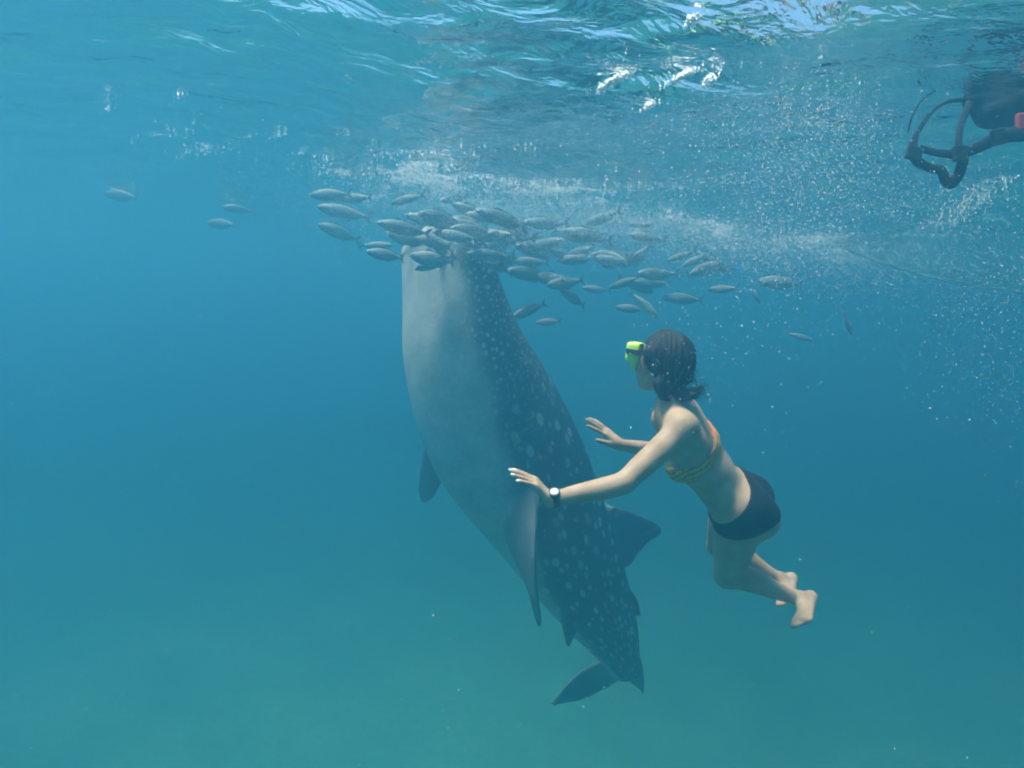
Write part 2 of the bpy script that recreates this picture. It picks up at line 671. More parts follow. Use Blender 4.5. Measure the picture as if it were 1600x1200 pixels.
FINS = {
    'near_pectoral': [((848, 730, 4.66), (765, 730, 4.90), 0.10), ((842, 795, 4.36), (775, 800, 4.70), 0.085),
                      ((836, 860, 4.24), (794, 856, 4.58), 0.07), ((838, 925, 4.24), (822, 912, 4.42), 0.055),
                      ((843, 962, 4.28), (834, 952, 4.38), 0.045), ((845, 980, 4.34), (840, 977, 4.37), 0.035)],
    'far_pectoral': [((690, 650, 5.05), (742, 770, 5.02), 0.10), ((666, 694, 5.22), (712, 748, 5.2), 0.08),
                     ((656, 734, 5.36), (697, 746, 5.34), 0.06), ((653, 768, 5.45), (682, 772, 5.44), 0.045),
                     ((659, 784, 5.5), (670, 784, 5.5), 0.035)],
    'dorsal': [((905, 752, 5.08), (970, 890, 5.34), 0.10), ((940, 783, 5.14), (984, 886, 5.36), 0.09),
               ((975, 796, 5.2), (996, 868, 5.36), 0.07), ((1010, 810, 5.26), (1012, 850, 5.36), 0.05),
               ((1028, 819, 5.3), (1026, 840, 5.36), 0.04), ((1034, 827, 5.32), (1033, 835, 5.34), 0.03)],
    'second_dorsal': [((975, 915, 5.55), (990, 960, 5.7), 0.06), ((986, 922, 5.58), (998, 964, 5.72), 0.05),
                      ((997, 938, 5.64), (1003, 964, 5.72), 0.035)],
    'near_pelvic': [((868, 905, 5.25), (915, 980, 5.5), 0.07), ((874, 950, 5.22), (905, 985, 5.42), 0.06),
                    ((880, 985, 5.25), (897, 996, 5.36), 0.045), ((886, 1012, 5.3), (891, 1010, 5.34), 0.03)],
    'lower_caudal': [((972, 1022, 6.05), (985, 1058, 6.2), 0.07), ((948, 1028, 6.06), (968, 1064, 6.16), 0.06),
                     ((914, 1044, 6.05), (942, 1080, 6.16), 0.05), ((884, 1068, 6.02), (908, 1095, 6.1), 0.045),
                     ((866, 1092, 6.0), (878, 1100, 6.05), 0.035), ((860, 1100, 6.0), (866, 1103, 6.02), 0.03)],
    'upper_caudal': [((990, 1010, 6.0), (966, 1048, 6.2), 0.08), ((1002, 1030, 6.15), (978, 1062, 6.32), 0.07),
                     ((1006, 1052, 6.35), (990, 1072, 6.5), 0.05), ((1007, 1070, 6.55), (1000, 1080, 6.62), 0.04), ((1006, 1084, 6.68), (1003, 1086, 6.7), 0.03)],
}
for st in FINS.values():
    fv, ff = fin_mesh(st)
    o0 = len(verts)
    verts += [tuple(v) for v in fv]
    faces += [tuple(i + o0 for i in f) for f in ff]

tmp = mesh_obj('tmp_shark', verts, faces)
bm = bmesh.new()
bm.from_mesh(tmp.data)
bmesh.ops.recalc_face_normals(bm, faces=bm.faces)
bm.to_mesh(tmp.data)
bm.free()
md = tmp.modifiers.new('r', 'REMESH')
md.mode = 'VOXEL'
md.voxel_size = 0.013
md = tmp.modifiers.new('s', 'SMOOTH')
md.factor = 0.5
md.iterations = 5
dg = bpy.context.evaluated_depsgraph_get()
me = bpy.data.meshes.new_from_object(tmp.evaluated_get(dg), depsgraph=dg)
bpy.data.objects.remove(tmp)
me.name = 'whale_shark'
nv = len(me.vertices)
co = np.empty(nv * 3, np.float32)
me.vertices.foreach_get('co', co)
co = co.reshape(-1, 3).astype(float)
no = np.empty(nv * 3, np.float32)
me.vertices.foreach_get('normal', no)
no = no.reshape(-1, 3).astype(float)
# nearest spine point for each vertex
idx = np.empty(nv, int)
for c0 in range(0, nv, 20000):
    dd = ((co[c0:c0 + 20000, None, :] - sp_c[None]) ** 2).sum(-1)
    idx[c0:c0 + 20000] = dd.argmin(1)
rel = co - sp_c[idx]
along = (rel * sp_T[idx]).sum(1)
dd_ = (rel * sp_D[idx]).sum(1)
ll_ = (rel * sp_L[idx]).sum(1)
theta = np.arctan2(ll_, dd_)
ath = np.abs(theta)
slen = sp_len[idx] - along
rr = np.hypot(dd_, ll_)
rref = np.array([ring_radius(i, t) for i, t in zip(idx, theta)])
s01 = slen / SH_LEN
# gill slits: five grooves pressed into the flank behind the head
groove = np.zeros(nv)
on_body = rr < rref * 1.12
for k in range(5):
    sc_ = 1.34 + 0.085 * k + 0.05 * np.sin((ath - 1.2) * 2.0)
    groove += np.exp(-((slen - sc_) / 0.013) ** 2) * np.clip((ath - 1.15) / 0.15, 0, 1) * np.clip((1.95 - ath) / 0.15, 0, 1)
groove *= on_body
co -= no * (0.005 * groove)[:, None]
me.vertices.foreach_set('co', co.astype(np.float32).ravel())
# countershading: dark above, pale below; belly shade painted in towards the tail
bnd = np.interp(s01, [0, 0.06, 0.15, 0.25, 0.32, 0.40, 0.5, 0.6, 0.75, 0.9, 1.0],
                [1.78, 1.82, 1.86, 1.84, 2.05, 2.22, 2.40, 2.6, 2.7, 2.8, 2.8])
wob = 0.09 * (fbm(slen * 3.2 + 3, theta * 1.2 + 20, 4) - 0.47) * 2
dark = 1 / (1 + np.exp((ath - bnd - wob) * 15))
ndot = (no * sp_D[idx]).sum(1)
fin_dark = np.clip(0.5 + 2.2 * (ndot + 0.15), 0, 1)
fin_dark = np.maximum(fin_dark, 0.68)
fin_dark = np.where(ath < 1.05, 1.0, fin_dark)
fin_dark = np.where(s01 > 0.9, np.maximum(fin_dark * 0.9, 0.45), fin_dark)
fw = np.clip((rr / rref - 1.05) / 0.15, 0, 1)
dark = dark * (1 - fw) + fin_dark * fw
inside = (slen < 0.04) & (rr < rref * 0.86)


m_shark, nt, out = new_mat('whale_shark_skin')
aU = nd(nt, 'ShaderNodeAttribute', attribute_name='along')
aV = nd(nt, 'ShaderNodeAttribute', attribute_name='around')
aD = nd(nt, 'ShaderNodeAttribute', attribute_name='dark')
aS = nd(nt, 'ShaderNodeAttribute', attribute_name='body')
aG = nd(nt, 'ShaderNodeAttribute', attribute_name='groove')
cx = nd(nt, 'ShaderNodeCombineXYZ')
lk(nt, aU.outputs['Fac'], cx.inputs[0])
lk(nt, aV.outputs['Fac'], cx.inputs[1])


def spots(scale, rnd, r0, r1, stretch):
    mpn = nd(nt, 'ShaderNodeMapping')
    mpn.inputs['Scale'].default_value = (scale * stretch, scale, 1)
    lk(nt, cx.outputs[0], mpn.inputs['Vector'])
    v = nd(nt, 'ShaderNodeTexVoronoi', voronoi_dimensions='2D')
    v.inputs['Scale'].default_value = 1.0
    v.inputs['Randomness'].default_value = rnd
    lk(nt, mpn.outputs[0], v.inputs['Vector'])
    sep = nd(nt, 'ShaderNodeSeparateColor')
    lk(nt, v.outputs['Color'], sep.inputs[0])
    mr = nd(nt, 'ShaderNodeMapRange')
    mr.inputs['To Min'].default_value = r0
    mr.inputs['To Max'].default_value = r1
    lk(nt, sep.outputs[0], mr.inputs['Value'])
    sub = nd(nt, 'ShaderNodeMath', operation='SUBTRACT')
    lk(nt, mr.outputs[0], sub.inputs[0])
    lk(nt, v.outputs['Distance'], sub.inputs[1])
    mu = nd(nt, 'ShaderNodeMath', operation='MULTIPLY', use_clamp=True)
    mu.inputs[1].default_value = 17.0
    lk(nt, sub.outputs[0], mu.inputs[0])
    m2 = nd(nt, 'ShaderNodeMath', operation='MULTIPLY')
    lk(nt, mu.outputs[0], m2.inputs[0])
    mr2 = nd(nt, 'ShaderNodeMapRange')
    mr2.inputs['To Min'].default_value = 0.35
    lk(nt, sep.outputs[1], mr2.inputs['Value'])
    lk(nt, mr2.outputs[0], m2.inputs[1])
    return m2.outputs[0]


s_small = spots(23.0, 0.95, 0.10, 0.34, 0.9)
s_big = spots(9.8, 0.9, 0.05, 0.36, 0.72)
mixs = nd(nt, 'ShaderNodeMix', data_type='FLOAT')
lk(nt, aS.outputs['Fac'], mixs.inputs[0])
half = nd(nt, 'ShaderNodeMath', operation='MULTIPLY')
half.inputs[1].default_value = 0.9
lk(nt, s_small, half.inputs[0])
lk(nt, half.outputs[0], mixs.inputs[2])
lk(nt, s_big, mixs.inputs[3])
tc = nd(nt, 'ShaderNodeTexCoord')
nz = nd(nt, 'ShaderNodeTexNoise', Scale=5.0, Detail=6.0, Roughness=0.65)
lk(nt, tc.outputs['Object'], nz.inputs['Vector'])
nzf = nd(nt, 'ShaderNodeTexNoise', Scale=42.0, Detail=4.0, Roughness=0.7)
lk(nt, tc.outputs['Object'], nzf.inputs['Vector'])
rb = ramp(nt, [(0.3, (0.34, 0.35, 0.31)), (0.7, (0.54, 0.53, 0.48))])
lk(nt, nz.outputs['Fac'], rb.inputs['Fac'])
rd = ramp(nt, [(0.3, (0.010, 0.012, 0.016)), (0.7, (0.026, 0.029, 0.034))])
lk(nt, nz.outputs['Fac'], rd.inputs['Fac'])
rh = ramp(nt, [(0.3, (0.040, 0.047, 0.048)), (0.7, (0.075, 0.083, 0.080))])
lk(nt, nz.outputs['Fac'], rh.inputs['Fac'])
hb = nd(nt, 'ShaderNodeMixRGB')
lk(nt, aS.outputs['Fac'], hb.inputs[0])
lk(nt, rh.outputs[0], hb.inputs[1])
lk(nt, rd.outputs[0], hb.inputs[2])
sp_mix = nd(nt, 'ShaderNodeMixRGB')
sp_mix.inputs[2].default_value = (0.55, 0.58, 0.50, 1)
aM = nd(nt, 'ShaderNodeAttribute', attribute_name='spotted')
mk = nd(nt, 'ShaderNodeMath', operation='MULTIPLY')
lk(nt, mixs.outputs[0], mk.inputs[0])
lk(nt, aM.outputs['Fac'], mk.inputs[1])
lk(nt, mk.outputs[0], sp_mix.inputs[0])
lk(nt, hb.outputs[0], sp_mix.inputs[1])
bd = nd(nt, 'ShaderNodeMixRGB')
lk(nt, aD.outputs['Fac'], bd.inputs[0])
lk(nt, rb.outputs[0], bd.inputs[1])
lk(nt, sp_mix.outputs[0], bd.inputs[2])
fine = ramp(nt, [(0.32, (0.80, 0.80, 0.80)), (0.62, (1, 1, 1))])
lk(nt, nzf.outputs['Fac'], fine.inputs['Fac'])
fm = nd(nt, 'ShaderNodeMixRGB', blend_type='MULTIPLY')
fm.inputs[0].default_value = 1.0
lk(nt, bd.outputs[0], fm.inputs[1])
lk(nt, fine.outputs[0], fm.inputs[2])
b = nd(nt, 'ShaderNodeBsdfPrincipled', Roughness=0.65)
b.inputs['Specular IOR Level'].default_value = 0.15
lk(nt, fm.outputs[0], b.inputs['Base Color'])
bp = nd(nt, 'ShaderNodeBump', Strength=0.35, Distance=0.01)
lk(nt, nzf.outputs['Fac'], bp.inputs['Height'])
lk(nt, bp.outputs[0], b.inputs['Normal'])
lk(nt, b.outputs[0], out.inputs['Surface'])

me.materials.clear()
me.materials.append(m_shark)
me.polygons.foreach_set('use_smooth', np.ones(len(me.polygons), dtype=bool))
shark = bpy.data.objects.new('whale_shark', me)
COL.objects.link(shark)
set_attr(shark, 'along', slen)
set_attr(shark, 'around', theta * 0.46)
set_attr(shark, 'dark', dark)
set_attr(shark, 'body', np.clip((slen - 0.75) / 1.0, 0, 1))
set_attr(shark, 'groove', groove)
set_attr(shark, 'spotted', 1 - 0.85 * fw)
tag(shark, 'large white spotted dark whale shark hanging upright, its pale belly to the left', 'whale shark')

# eyes, low on each side of the broad head
m_eye = simple_mat('shark_eye', (0.01, 0.01, 0.012), rough=0.15, noise=0.3, spec=0.6)
for side in (1, -1):
    i = int(np.searchsorted(sp_len, 0.22))
    th = side * 1.15
    r = float(ring_radius(i, np.array([th]))[0])
    c = sp_c[i] + (r - 0.012) * (math.cos(th) * sp_D[i] + math.sin(th) * sp_L[i])
    bm = bmesh.new()
    bmesh.ops.create_uvsphere(bm, u_segments=14, v_segments=10, radius=0.026)
    em = bpy.data.meshes.new('eye')
    bm.to_mesh(em)
    bm.free()
    em.polygons.foreach_set('use_smooth', np.ones(len(em.polygons), dtype=bool))
    em.materials.append(m_eye)
    e = bpy.data.objects.new('eye', em)
    COL.objects.link(e)
    e.location = c
    e.parent = shark


# ---------------------------------------------------------------- the swimmer
R3, U3, F3 = np.array(CAM_R), np.array(CAM_U), np.array(CAM_F)

neck = arr(1047, 637, 2.52)
pelvis = arr(1166, 790, 2.72)
spine_dir = unit(pelvis - neck)
# front of the trunk: down-left in the photo and away from the lens
front0 = -0.72 * R3 - 0.55 * U3 + 0.42 * F3
front = unit(front0 - (front0 @ spine_dir) * spine_dir)
lside = unit(np.cross(spine_dir, front))          # towards her left or right
if lside @ F3 > 0:
    lside = -lside                                 # her left side faces the lens

sh_l = arr(1066, 668, 2.42)
el_l = arr(976, 754, 2.33)
wr_l = arr(860, 781, 2.30)
sh_r = arr(1040, 655, 2.73)
el_r = arr(1046, 708, 2.88)
wr_r = arr(969, 695, 2.74)

hip_l = arr(1160, 800, 2.64)
kn_l = arr(1137, 897, 2.84)
an_l = arr(1248, 935, 2.92)
hip_r = arr(1144, 790, 2.86)
kn_r = arr(1124, 852, 3.10)
an_r = arr(1218, 905, 3.12)

FH = 0.0045
LO = np.array([-0.18, 2.02, -2.65]) - 0
allp = np.array([sh_l, el_l, wr_l, sh_r, el_r, wr_r, hip_l, kn_l, an_l, hip_r, kn_r, an_r, neck, arr(785, 730, 2.3),
                 arr(1037, 515, 2.5), arr(1275, 995, 2.95), arr(1275, 930, 3.2), arr(915, 650, 2.7)])
body = Field(allp.min(0) - 0.14, allp.max(0) + 0.14, FH)

# trunk -----------------------------------------------------------------
c_up = arr(1060, 660, 2.56)
c_chest = arr(1080, 697, 2.585)
c_under = arr(1100, 730, 2.62)
c_waist = arr(1119, 749, 2.655)
c_hip = arr(1150, 778, 2.705)
c_low = arr(1160, 797, 2.735)
body.ellcone(c_up, c_chest, lside, front, (0.125, 0.075), (0.132, 0.088), 0.03)
body.ellcone(c_chest, c_under, lside, front, (0.130, 0.090), (0.118, 0.085), 0.03)
body.ellcone(c_under, c_waist, lside, front, (0.116, 0.083), (0.110, 0.079), 0.04)
body.ellcone(c_waist, c_hip, lside, front, (0.112, 0.080), (0.150, 0.100), 0.04)
body.ellcone(c_hip, c_low, lside, front, (0.150, 0.102), (0.145, 0.100), 0.04)
# seat, breasts, shoulder blades and the upper back
for sgn, sh in ((1, sh_l), (-1, sh_r)):
    body.ell(c_low + sgn * 0.068 * lside - 0.055 * front + 0.01 * spine_dir, (lside, front, spine_dir), (0.078, 0.078, 0.088), 0.035)
    body.ell(c_chest + sgn * 0.062 * lside + 0.078 * front + 0.022 * spine_dir, (lside, front, spine_dir), (0.052, 0.042, 0.052), 0.03)
    body.ell(c_up + sgn * 0.085 * lside - 0.045 * front + 0.03 * spine_dir, (lside, front, spine_dir), (0.06, 0.035, 0.075), 0.04)
    body.ell(sh, (lside, front, spine_dir), (0.050, 0.050, 0.055), 0.04)
    body.cone(neck + 0.01 * spine_dir, 0.046, sh - 0.02 * unit(sh - neck), 0.042, 0.045)

# head -------------------------------------------------------------------
fa = math.radians(33)
Fh = unit(-math.cos(fa) * R3 + math.sin(fa) * F3 + 0.06 * U3)
Uh = unit(U3 + 0.10 * R3 - ((U3 + 0.10 * R3) @ Fh) * Fh)
Lh = np.cross(Uh, Fh)
if Lh @ F3 > 0:
    Lh = -Lh                                       # her left ear is on the lens side
HC = arr(1034, 566, 2.535)                         # middle of the skull


def hp(f, u, l):
    return HC + f * Fh + u * Uh + l * Lh


HA = (Fh, Uh, Lh)
body.ell(hp(-0.008, 0.018, 0), HA, (0.094, 0.088, 0.074), 0.01)
body.ell(hp(0.038, -0.03, 0), HA, (0.055, 0.075, 0.060), 0.03)
body.ell(hp(0.060, -0.082, 0), HA, (0.026, 0.022, 0.030), 0.03)          # chin
body.cone(hp(0.012, -0.062, 0.046), 0.016, hp(0.055, -0.086, 0.018), 0.014, 0.02)
body.cone(hp(0.012, -0.062, -0.046), 0.016, hp(0.055, -0.086, -0.018), 0.014, 0.02)
body.cone(hp(0.088, 0.004, 0), 0.007, hp(0.104, -0.028, 0), 0.010, 0.012)  # nose
body.cone(hp(0.094, -0.032, 0.009), 0.007, hp(0.094, -0.032, -0.009), 0.007, 0.008)
body.cone(hp(0.086, -0.052, 0.016), 0.005, hp(0.091, -0.051, 0), 0.007, 0.006)  # lips
body.cone(hp(0.086, -0.052, -0.016), 0.005, hp(0.091, -0.051, 0), 0.007, 0.006)
body.cone(hp(0.084, -0.061, 0.013), 0.005, hp(0.088, -0.062, -0.013), 0.006, 0.006)
for s in (1, -1):
    body.ell(hp(0.066, -0.018, 0.040 * s), HA, (0.020, 0.020, 0.018), 0.02)   # cheeks
    body.ell(hp(-0.002, -0.014, 0.072 * s), (unit(Fh + 0.3 * Uh), unit(Uh - 0.3 * Fh), Lh), (0.017, 0.030, 0.010), 0.006)  # ears
    body.cone(hp(0.074, 0.020, 0.014 * s), 0.008, hp(0.066, 0.022, 0.046 * s), 0.008, 0.012)  # brows
body.chain([hp(-0.030, -0.045, 0), hp(-0.035, -0.10, 0), neck + 0.02 * spine_dir], [0.050, 0.047, 0.058], 0.025)

# arms -------------------------------------------------------------------
def lerp(a, b, t):
    return a + (b - a) * t


def bend(a, b, t, off):
    return lerp(a, b, t) + off


dn = -U3
body.chain([sh_l, bend(sh_l, el_l, 0.35, 0.004 * dn), bend(sh_l, el_l, 0.75, 0 * dn), el_l],
           [0.050, 0.047, 0.042, 0.036], 0.03)
body.chain([el_l, bend(el_l, wr_l, 0.28, 0.004 * dn), bend(el_l, wr_l, 0.7, 0 * dn), wr_l],
           [0.037, 0.039, 0.031, 0.0245], 0.015)
body.cone(el_l + 0.010 * (dn + 0.5 * R3), 0.027, el_l, 0.03, 0.012)
body.chain([sh_r, lerp(sh_r, el_r, 0.4), el_r], [0.048, 0.042, 0.035], 0.02)
body.chain([el_r, lerp(el_r, wr_r, 0.3), lerp(el_r, wr_r, 0.7), wr_r], [0.035, 0.036, 0.029, 0.023], 0.015)

NAILS = []


def hand(f, wrist, along, palm_n, thumb_dir, splay, curls, thumb_out, size=1.0):
    """Palm, four jointed fingers of unequal length and a thumb off the palm's side."""
    y = unit(along)
    z = unit(palm_n - (palm_n @ y) * y)           # out of the palm
    x = unit(thumb_dir - (thumb_dir @ y) * y - (thumb_dir @ z) * z)
    k = size
    base_w = np.array([0.030, 0.010, -0.010, -0.028]) * k       # index .. little
    palm_l = np.array([0.088, 0.090, 0.084, 0.076]) * k
    seg = [(0.041, 0.024, 0.019), (0.045, 0.028, 0.020), (0.041, 0.026, 0.019), (0.032, 0.020, 0.017)]
    rad = [0.0092, 0.0094, 0.0089, 0.0080]
    f.ellcone(wrist - 0.005 * y, wrist + 0.02 * y, x, z, (0.026 * k, 0.018 * k), (0.028 * k, 0.017 * k), 0.012)
    for i in range(4):
        b = wrist + y * palm_l[i] + x * base_w[i] * 1.06
        f.cone(wrist + y * 0.018 + x * base_w[i] * 0.62, 0.0155 * k, b - 0.008 * y, 0.0118 * k, 0.010)
        f.ell(b, (x, y, z), (0.0108, 0.0115, 0.0105), 0.006)
        d0 = unit(y + x * splay[i])
        p = b
        ang = 0.0
        for j in range(3):
            ang += curls[i][j]
            d = unit(d0 * math.cos(ang) + z * math.sin(ang))
            q = p + d * seg[i][j] * k
            r0 = rad[i] * k * (1 - 0.07 * j)
            f.cone(p, r0, q, r0 * 0.90, 0.0025)
            p = q
        NAILS.append((p - z * 0.005 * math.cos(ang) , 0.0075))
    # ball of the thumb, then the thumb
    t0 = wrist + 0.022 * y + 0.020 * x + 0.006 * z
    t1 = wrist + 0.050 * y + 0.040 * x + 0.014 * z
    f.cone(t0, 0.019 * k, t1, 0.0135 * k, 0.012)
    td = unit(y + thumb_out * x + 0.25 * z)
    t2 = t1 + 0.034 * td
    td2 = unit(td + 0.15 * y)
    t3 = t2 + 0.026 * td2
    f.cone(t1, 0.0118 * k, t2, 0.0102 * k, 0.006)
    f.cone(t2, 0.0102 * k, t3, 0.0082 * k, 0.003)


# left hand: held up edge-on, little-finger side to the lens, palm to the left
la = unit(arr(823, 737, 2.30) - wr_l)
hand(body, wr_l, la, -0.62 * R3 - 0.75 * U3 + 0.10 * F3, 0.97 * F3 + 0.03 * U3 - 0.05 * R3,
     (0.03, 0.0, -0.02, -0.05), ((0.44, 0.06, 0.04), (0.47, 0.05, 0.03), (0.52, 0.06, 0.04), (0.58, 0.10, 0.06)), 0.7, 0.98)
# right hand: fingers fanned up and to the left, thumb side to the lens
ra = unit(arr(927, 658, 2.72) - wr_r)
hand(body, wr_r, ra, -0.60 * R3 - 0.50 * U3 + 0.30 * F3, -0.90 * F3 - 0.25 * U3 - 0.25 * R3,
     (0.20, 0.03, -0.10, -0.22), ((0.12, 0.10, 0.06), (0.05, 0.08, 0.05), (0.05, 0.10, 0.06), (0.05, 0.10, 0.08)), 0.55, 0.98)

th0_l, th0_r = unit(kn_l - hip_l), unit(kn_r - hip_r)
# legs -------------------------------------------------------------------
body.chain([hip_l - 0.02 * th0_l, lerp(hip_l, kn_l, 0.4) + 0.004 * front, lerp(hip_l, kn_l, 0.75), kn_l, kn_l + 0.012 * th0_l],
           [0.094, 0.088, 0.073, 0.058, 0.050], 0.035)
cb_l = lerp(kn_l, an_l, 0.30) + 0.010 * unit(U3 + 0.3 * R3)
body.chain([kn_l, cb_l, lerp(kn_l, an_l, 0.68), an_l], [0.052, 0.053, 0.039, 0.0275], 0.025)
body.chain([hip_r - 0.02 * th0_r, lerp(hip_r, kn_r, 0.5), kn_r], [0.088, 0.078, 0.054], 0.03)
cb_r = lerp(kn_r, an_r, 0.32) + 0.010 * unit(U3 + 0.3 * R3)
body.chain([kn_r, cb_r, lerp(kn_r, an_r, 0.68), an_r], [0.052, 0.053, 0.038, 0.027], 0.025)


def foot(f, ank, heel, ball, toes, side, k=1.0):
    """Heel, arch, ball and five toes; side = direction from the big toe to the little one."""
    y = unit(ball - heel)
    x = unit(side - (side @ y) * y)
    f.cone(ank, 0.028 * k, heel, 0.029 * k, 0.02)
    f.ell(heel, (x, y, np.cross(x, y)), (0.029 * k, 0.033 * k, 0.030 * k), 0.012)
    f.ellcone(lerp(heel, ball, 0.12), ball, x, unit(np.cross(x, y)), (0.028 * k, 0.027 * k), (0.040 * k, 0.018 * k), 0.02)
    f.cone(ank, 0.028 * k, lerp(heel, ball, 0.62), 0.022 * k, 0.02)
    f.cone(ank + 0.026 * x, 0.012, ank + 0.022 * x, 0.012, 0.012)
    f.cone(ank - 0.026 * x, 0.013, ank - 0.022 * x, 0.013, 0.012)
    td = unit(toes - ball)
    for i in range(5):
        o = (-0.028 + 0.0145 * i) * k
        b = ball + x * o + y * (0.004 - 0.006 * abs(i - 1) - 0.003 * i)
        r = (0.0125, 0.0095, 0.009, 0.0085, 0.008)[i] * k
        L = (0.040, 0.036, 0.032, 0.027, 0.022)[i] * k
        f.cone(b, r * 1.15, b + td * L, r, 0.006)


foot(body, an_l, arr(1266, 934, 2.95), arr(1254, 968, 2.78), arr(1246, 990, 2.72), 0.9 * R3 + 0.25 * U3 + 0.2 * F3)
foot(body, an_r, arr(1236, 905, 3.15), arr(1229, 936, 3.00), arr(1225, 952, 2.95), 0.9 * R3 + 0.25 * U3 + 0.2 * F3)

BV, BF = body.mesh()
BV = relax(BV, BF, 2, 0.45)
# furrow of the spine, hollow under the shoulder blades, navel and the fold behind the knee
q_ = BV - c_chest
s_ax, s_fr, s_lat = q_ @ spine_dir, q_ @ front, q_ @ lside
on_back = np.clip((-s_fr - 0.02) / 0.03, 0, 1) * np.clip((s_ax + 0.10) / 0.03, 0, 1) * np.clip((0.22 - s_ax) / 0.05, 0, 1) * (np.abs(s_lat) < 0.12)
BV = BV + front * (0.007 * on_back * np.exp(-(s_lat / 0.014) ** 2))[:, None]
blade = np.exp(-((s_ax - 0.035 - 0.25 * (np.abs(s_lat) - 0.07)) / 0.012) ** 2) * np.exp(-((np.abs(s_lat) - 0.075) / 0.035) ** 2) * on_back
BV = BV + front * (0.0045 * blade)[:, None]
m_skin, nt, out = new_mat('skin')
tc = nd(nt, 'ShaderNodeTexCoord')
nz = nd(nt, 'ShaderNodeTexNoise', Scale=14.0, Detail=5.0, Roughness=0.6)
nf = nd(nt, 'ShaderNodeTexNoise', Scale=260.0, Detail=3.0)
lk(nt, tc.outputs['Object'], nz.inputs['Vector'])
lk(nt, tc.outputs['Object'], nf.inputs['Vector'])
r = ramp(nt, [(0.28, (0.36, 0.215, 0.130)), (0.52, (0.45, 0.29, 0.185)), (0.72, (0.52, 0.355, 0.235))])
lk(nt, nz.outputs['Fac'], r.inputs['Fac'])
an_ = nd(nt, 'ShaderNodeAttribute', attribute_name='nail')
mxn = nd(nt, 'ShaderNodeMixRGB')
mxn.inputs[2].default_value = (0.85, 0.82, 0.78, 1)
lk(nt, an_.outputs['Fac'], mxn.inputs[0])
lk(nt, r.outputs[0], mxn.inputs[1])
al_ = nd(nt, 'ShaderNodeAttribute', attribute_name='lip')
mxl = nd(nt, 'ShaderNodeMixRGB')
mxl.inputs[2].default_value = (0.50, 0.22, 0.19, 1)
lk(nt, al_.outputs['Fac'], mxl.inputs[0])
lk(nt, mxn.outputs[0], mxl.inputs[1])
b = nd(nt, 'ShaderNodeBsdfPrincipled', Roughness=0.5)
b.inputs['Specular IOR Level'].default_value = 0.12
lk(nt, mxl.outputs[0], b.inputs['Base Color'])
bp = nd(nt, 'ShaderNodeBump', Strength=0.3, Distance=0.002)
lk(nt, nf.outputs['Fac'], bp.inputs['Height'])
lk(nt, bp.outputs[0], b.inputs['Normal'])
lk(nt, b.outputs[0], out.inputs['Surface'])
person = field_obj('person', BV, BF, m_skin)
tag(person, 'swimmer in navy shorts and bright bikini top, both palms held out towards the whale shark', 'person')
nail = np.zeros(len(BV))
for c, rr_ in NAILS[:4]:
    nail = np.maximum(nail, np.clip(1.6 - np.linalg.norm(BV - c, axis=1) / rr_, 0, 1))
set_attr(person, 'nail', nail)
set_attr(person, 'lip', np.clip(1.5 - np.linalg.norm(BV - hp(0.092, -0.056, 0), axis=1) / 0.016, 0, 1))

# clothing, grown from the body's own field --------------------------------
gx = [body.lo[k] + body.h * np.arange(body.n[k], dtype=np.float32) for k in range(3)]


def cloth(name, region, lo_p, hi_p, thick, mat):
    a = np.clip(((np.array(lo_p) - body.lo) / body.h).astype(int), 0, body.n - 2)
    bb = np.clip(((np.array(hi_p) - body.lo) / body.h).astype(int), 2, body.n)
    sl = tuple(slice(i, j) for i, j in zip(a, bb))
    X = np.stack(np.meshgrid(*[gx[k][a[k]:bb[k]] for k in range(3)], indexing='ij'), -1)
    g = np.maximum(body.g[sl] - thick, region(X))
    g = np.maximum(g, -(body.g[sl] + 0.012))
    V, F = surface_nets(g, body.lo + a * body.h, body.h)
    V = relax(V, F, 2, 0.45)
    return field_obj(name, V, F, mat, person)


m_short = simple_mat('navy_fabric', (0.006, 0.006, 0.009), rough=0.9, noise=0.25, scale=90, spec=0.2, bump=0.2)
# waistband plane: low on the hips; hem planes: square across each thigh
wb = arr(1141, 763, 2.69)
wn_ = unit(spine_dir - 0.28 * front)
th_l = unit(kn_l - hip_l)
th_r = unit(kn_r - hip_r)


def shorts_region(X):
    a = -((X - wb) @ wn_)
    hl = (X - (hip_l + 0.052 * th_l)) @ unit(th_l - 0.35 * front)
    hr = (X - (hip_r + 0.052 * th_r)) @ unit(th_r - 0.35 * front)
    mid = (X - (hip_l + hip_r) / 2) @ lside
    k = np.clip(mid / 0.03, -1, 1) * 0.5 + 0.5
    return np.maximum(a, hl * k + hr * (1 - k))


box_lo = np.minimum.reduce([pelvis, hip_l, hip_r]) - 0.28
box_hi = np.maximum.reduce([pelvis, hip_l, hip_r]) + 0.28
cloth('swim_shorts', shorts_region, box_lo, box_hi, 0.005, m_short)

# bikini: a narrow strappy band behind that widens into the cups in front
m_bik, nt, out = new_mat('strappy_bikini')
tc = nd(nt, 'ShaderNodeTexCoord')
sd = nd(nt, 'ShaderNodeVectorMath', operation='DOT_PRODUCT')
bn_ = unit(spine_dir - 0.10 * front)
sd.inputs[1].default_value = tuple(bn_)
lk(nt, tc.outputs['Object'], sd.inputs[0])
nz = nd(nt, 'ShaderNodeTexNoise', Scale=24.0, Detail=3.0)
lk(nt, tc.outputs['Object'], nz.inputs['Vector'])
ma = nd(nt, 'ShaderNodeMath', operation='MULTIPLY_ADD')
ma.inputs[1].default_value = 0.022
lk(nt, nz.outputs['Fac'], ma.inputs[0])
lk(nt, sd.outputs['Value'], ma.inputs[2])
mu = nd(nt, 'ShaderNodeMath', operation='MULTIPLY')
mu.inputs[1].default_value = 48.0
lk(nt, ma.outputs[0], mu.inputs[0])
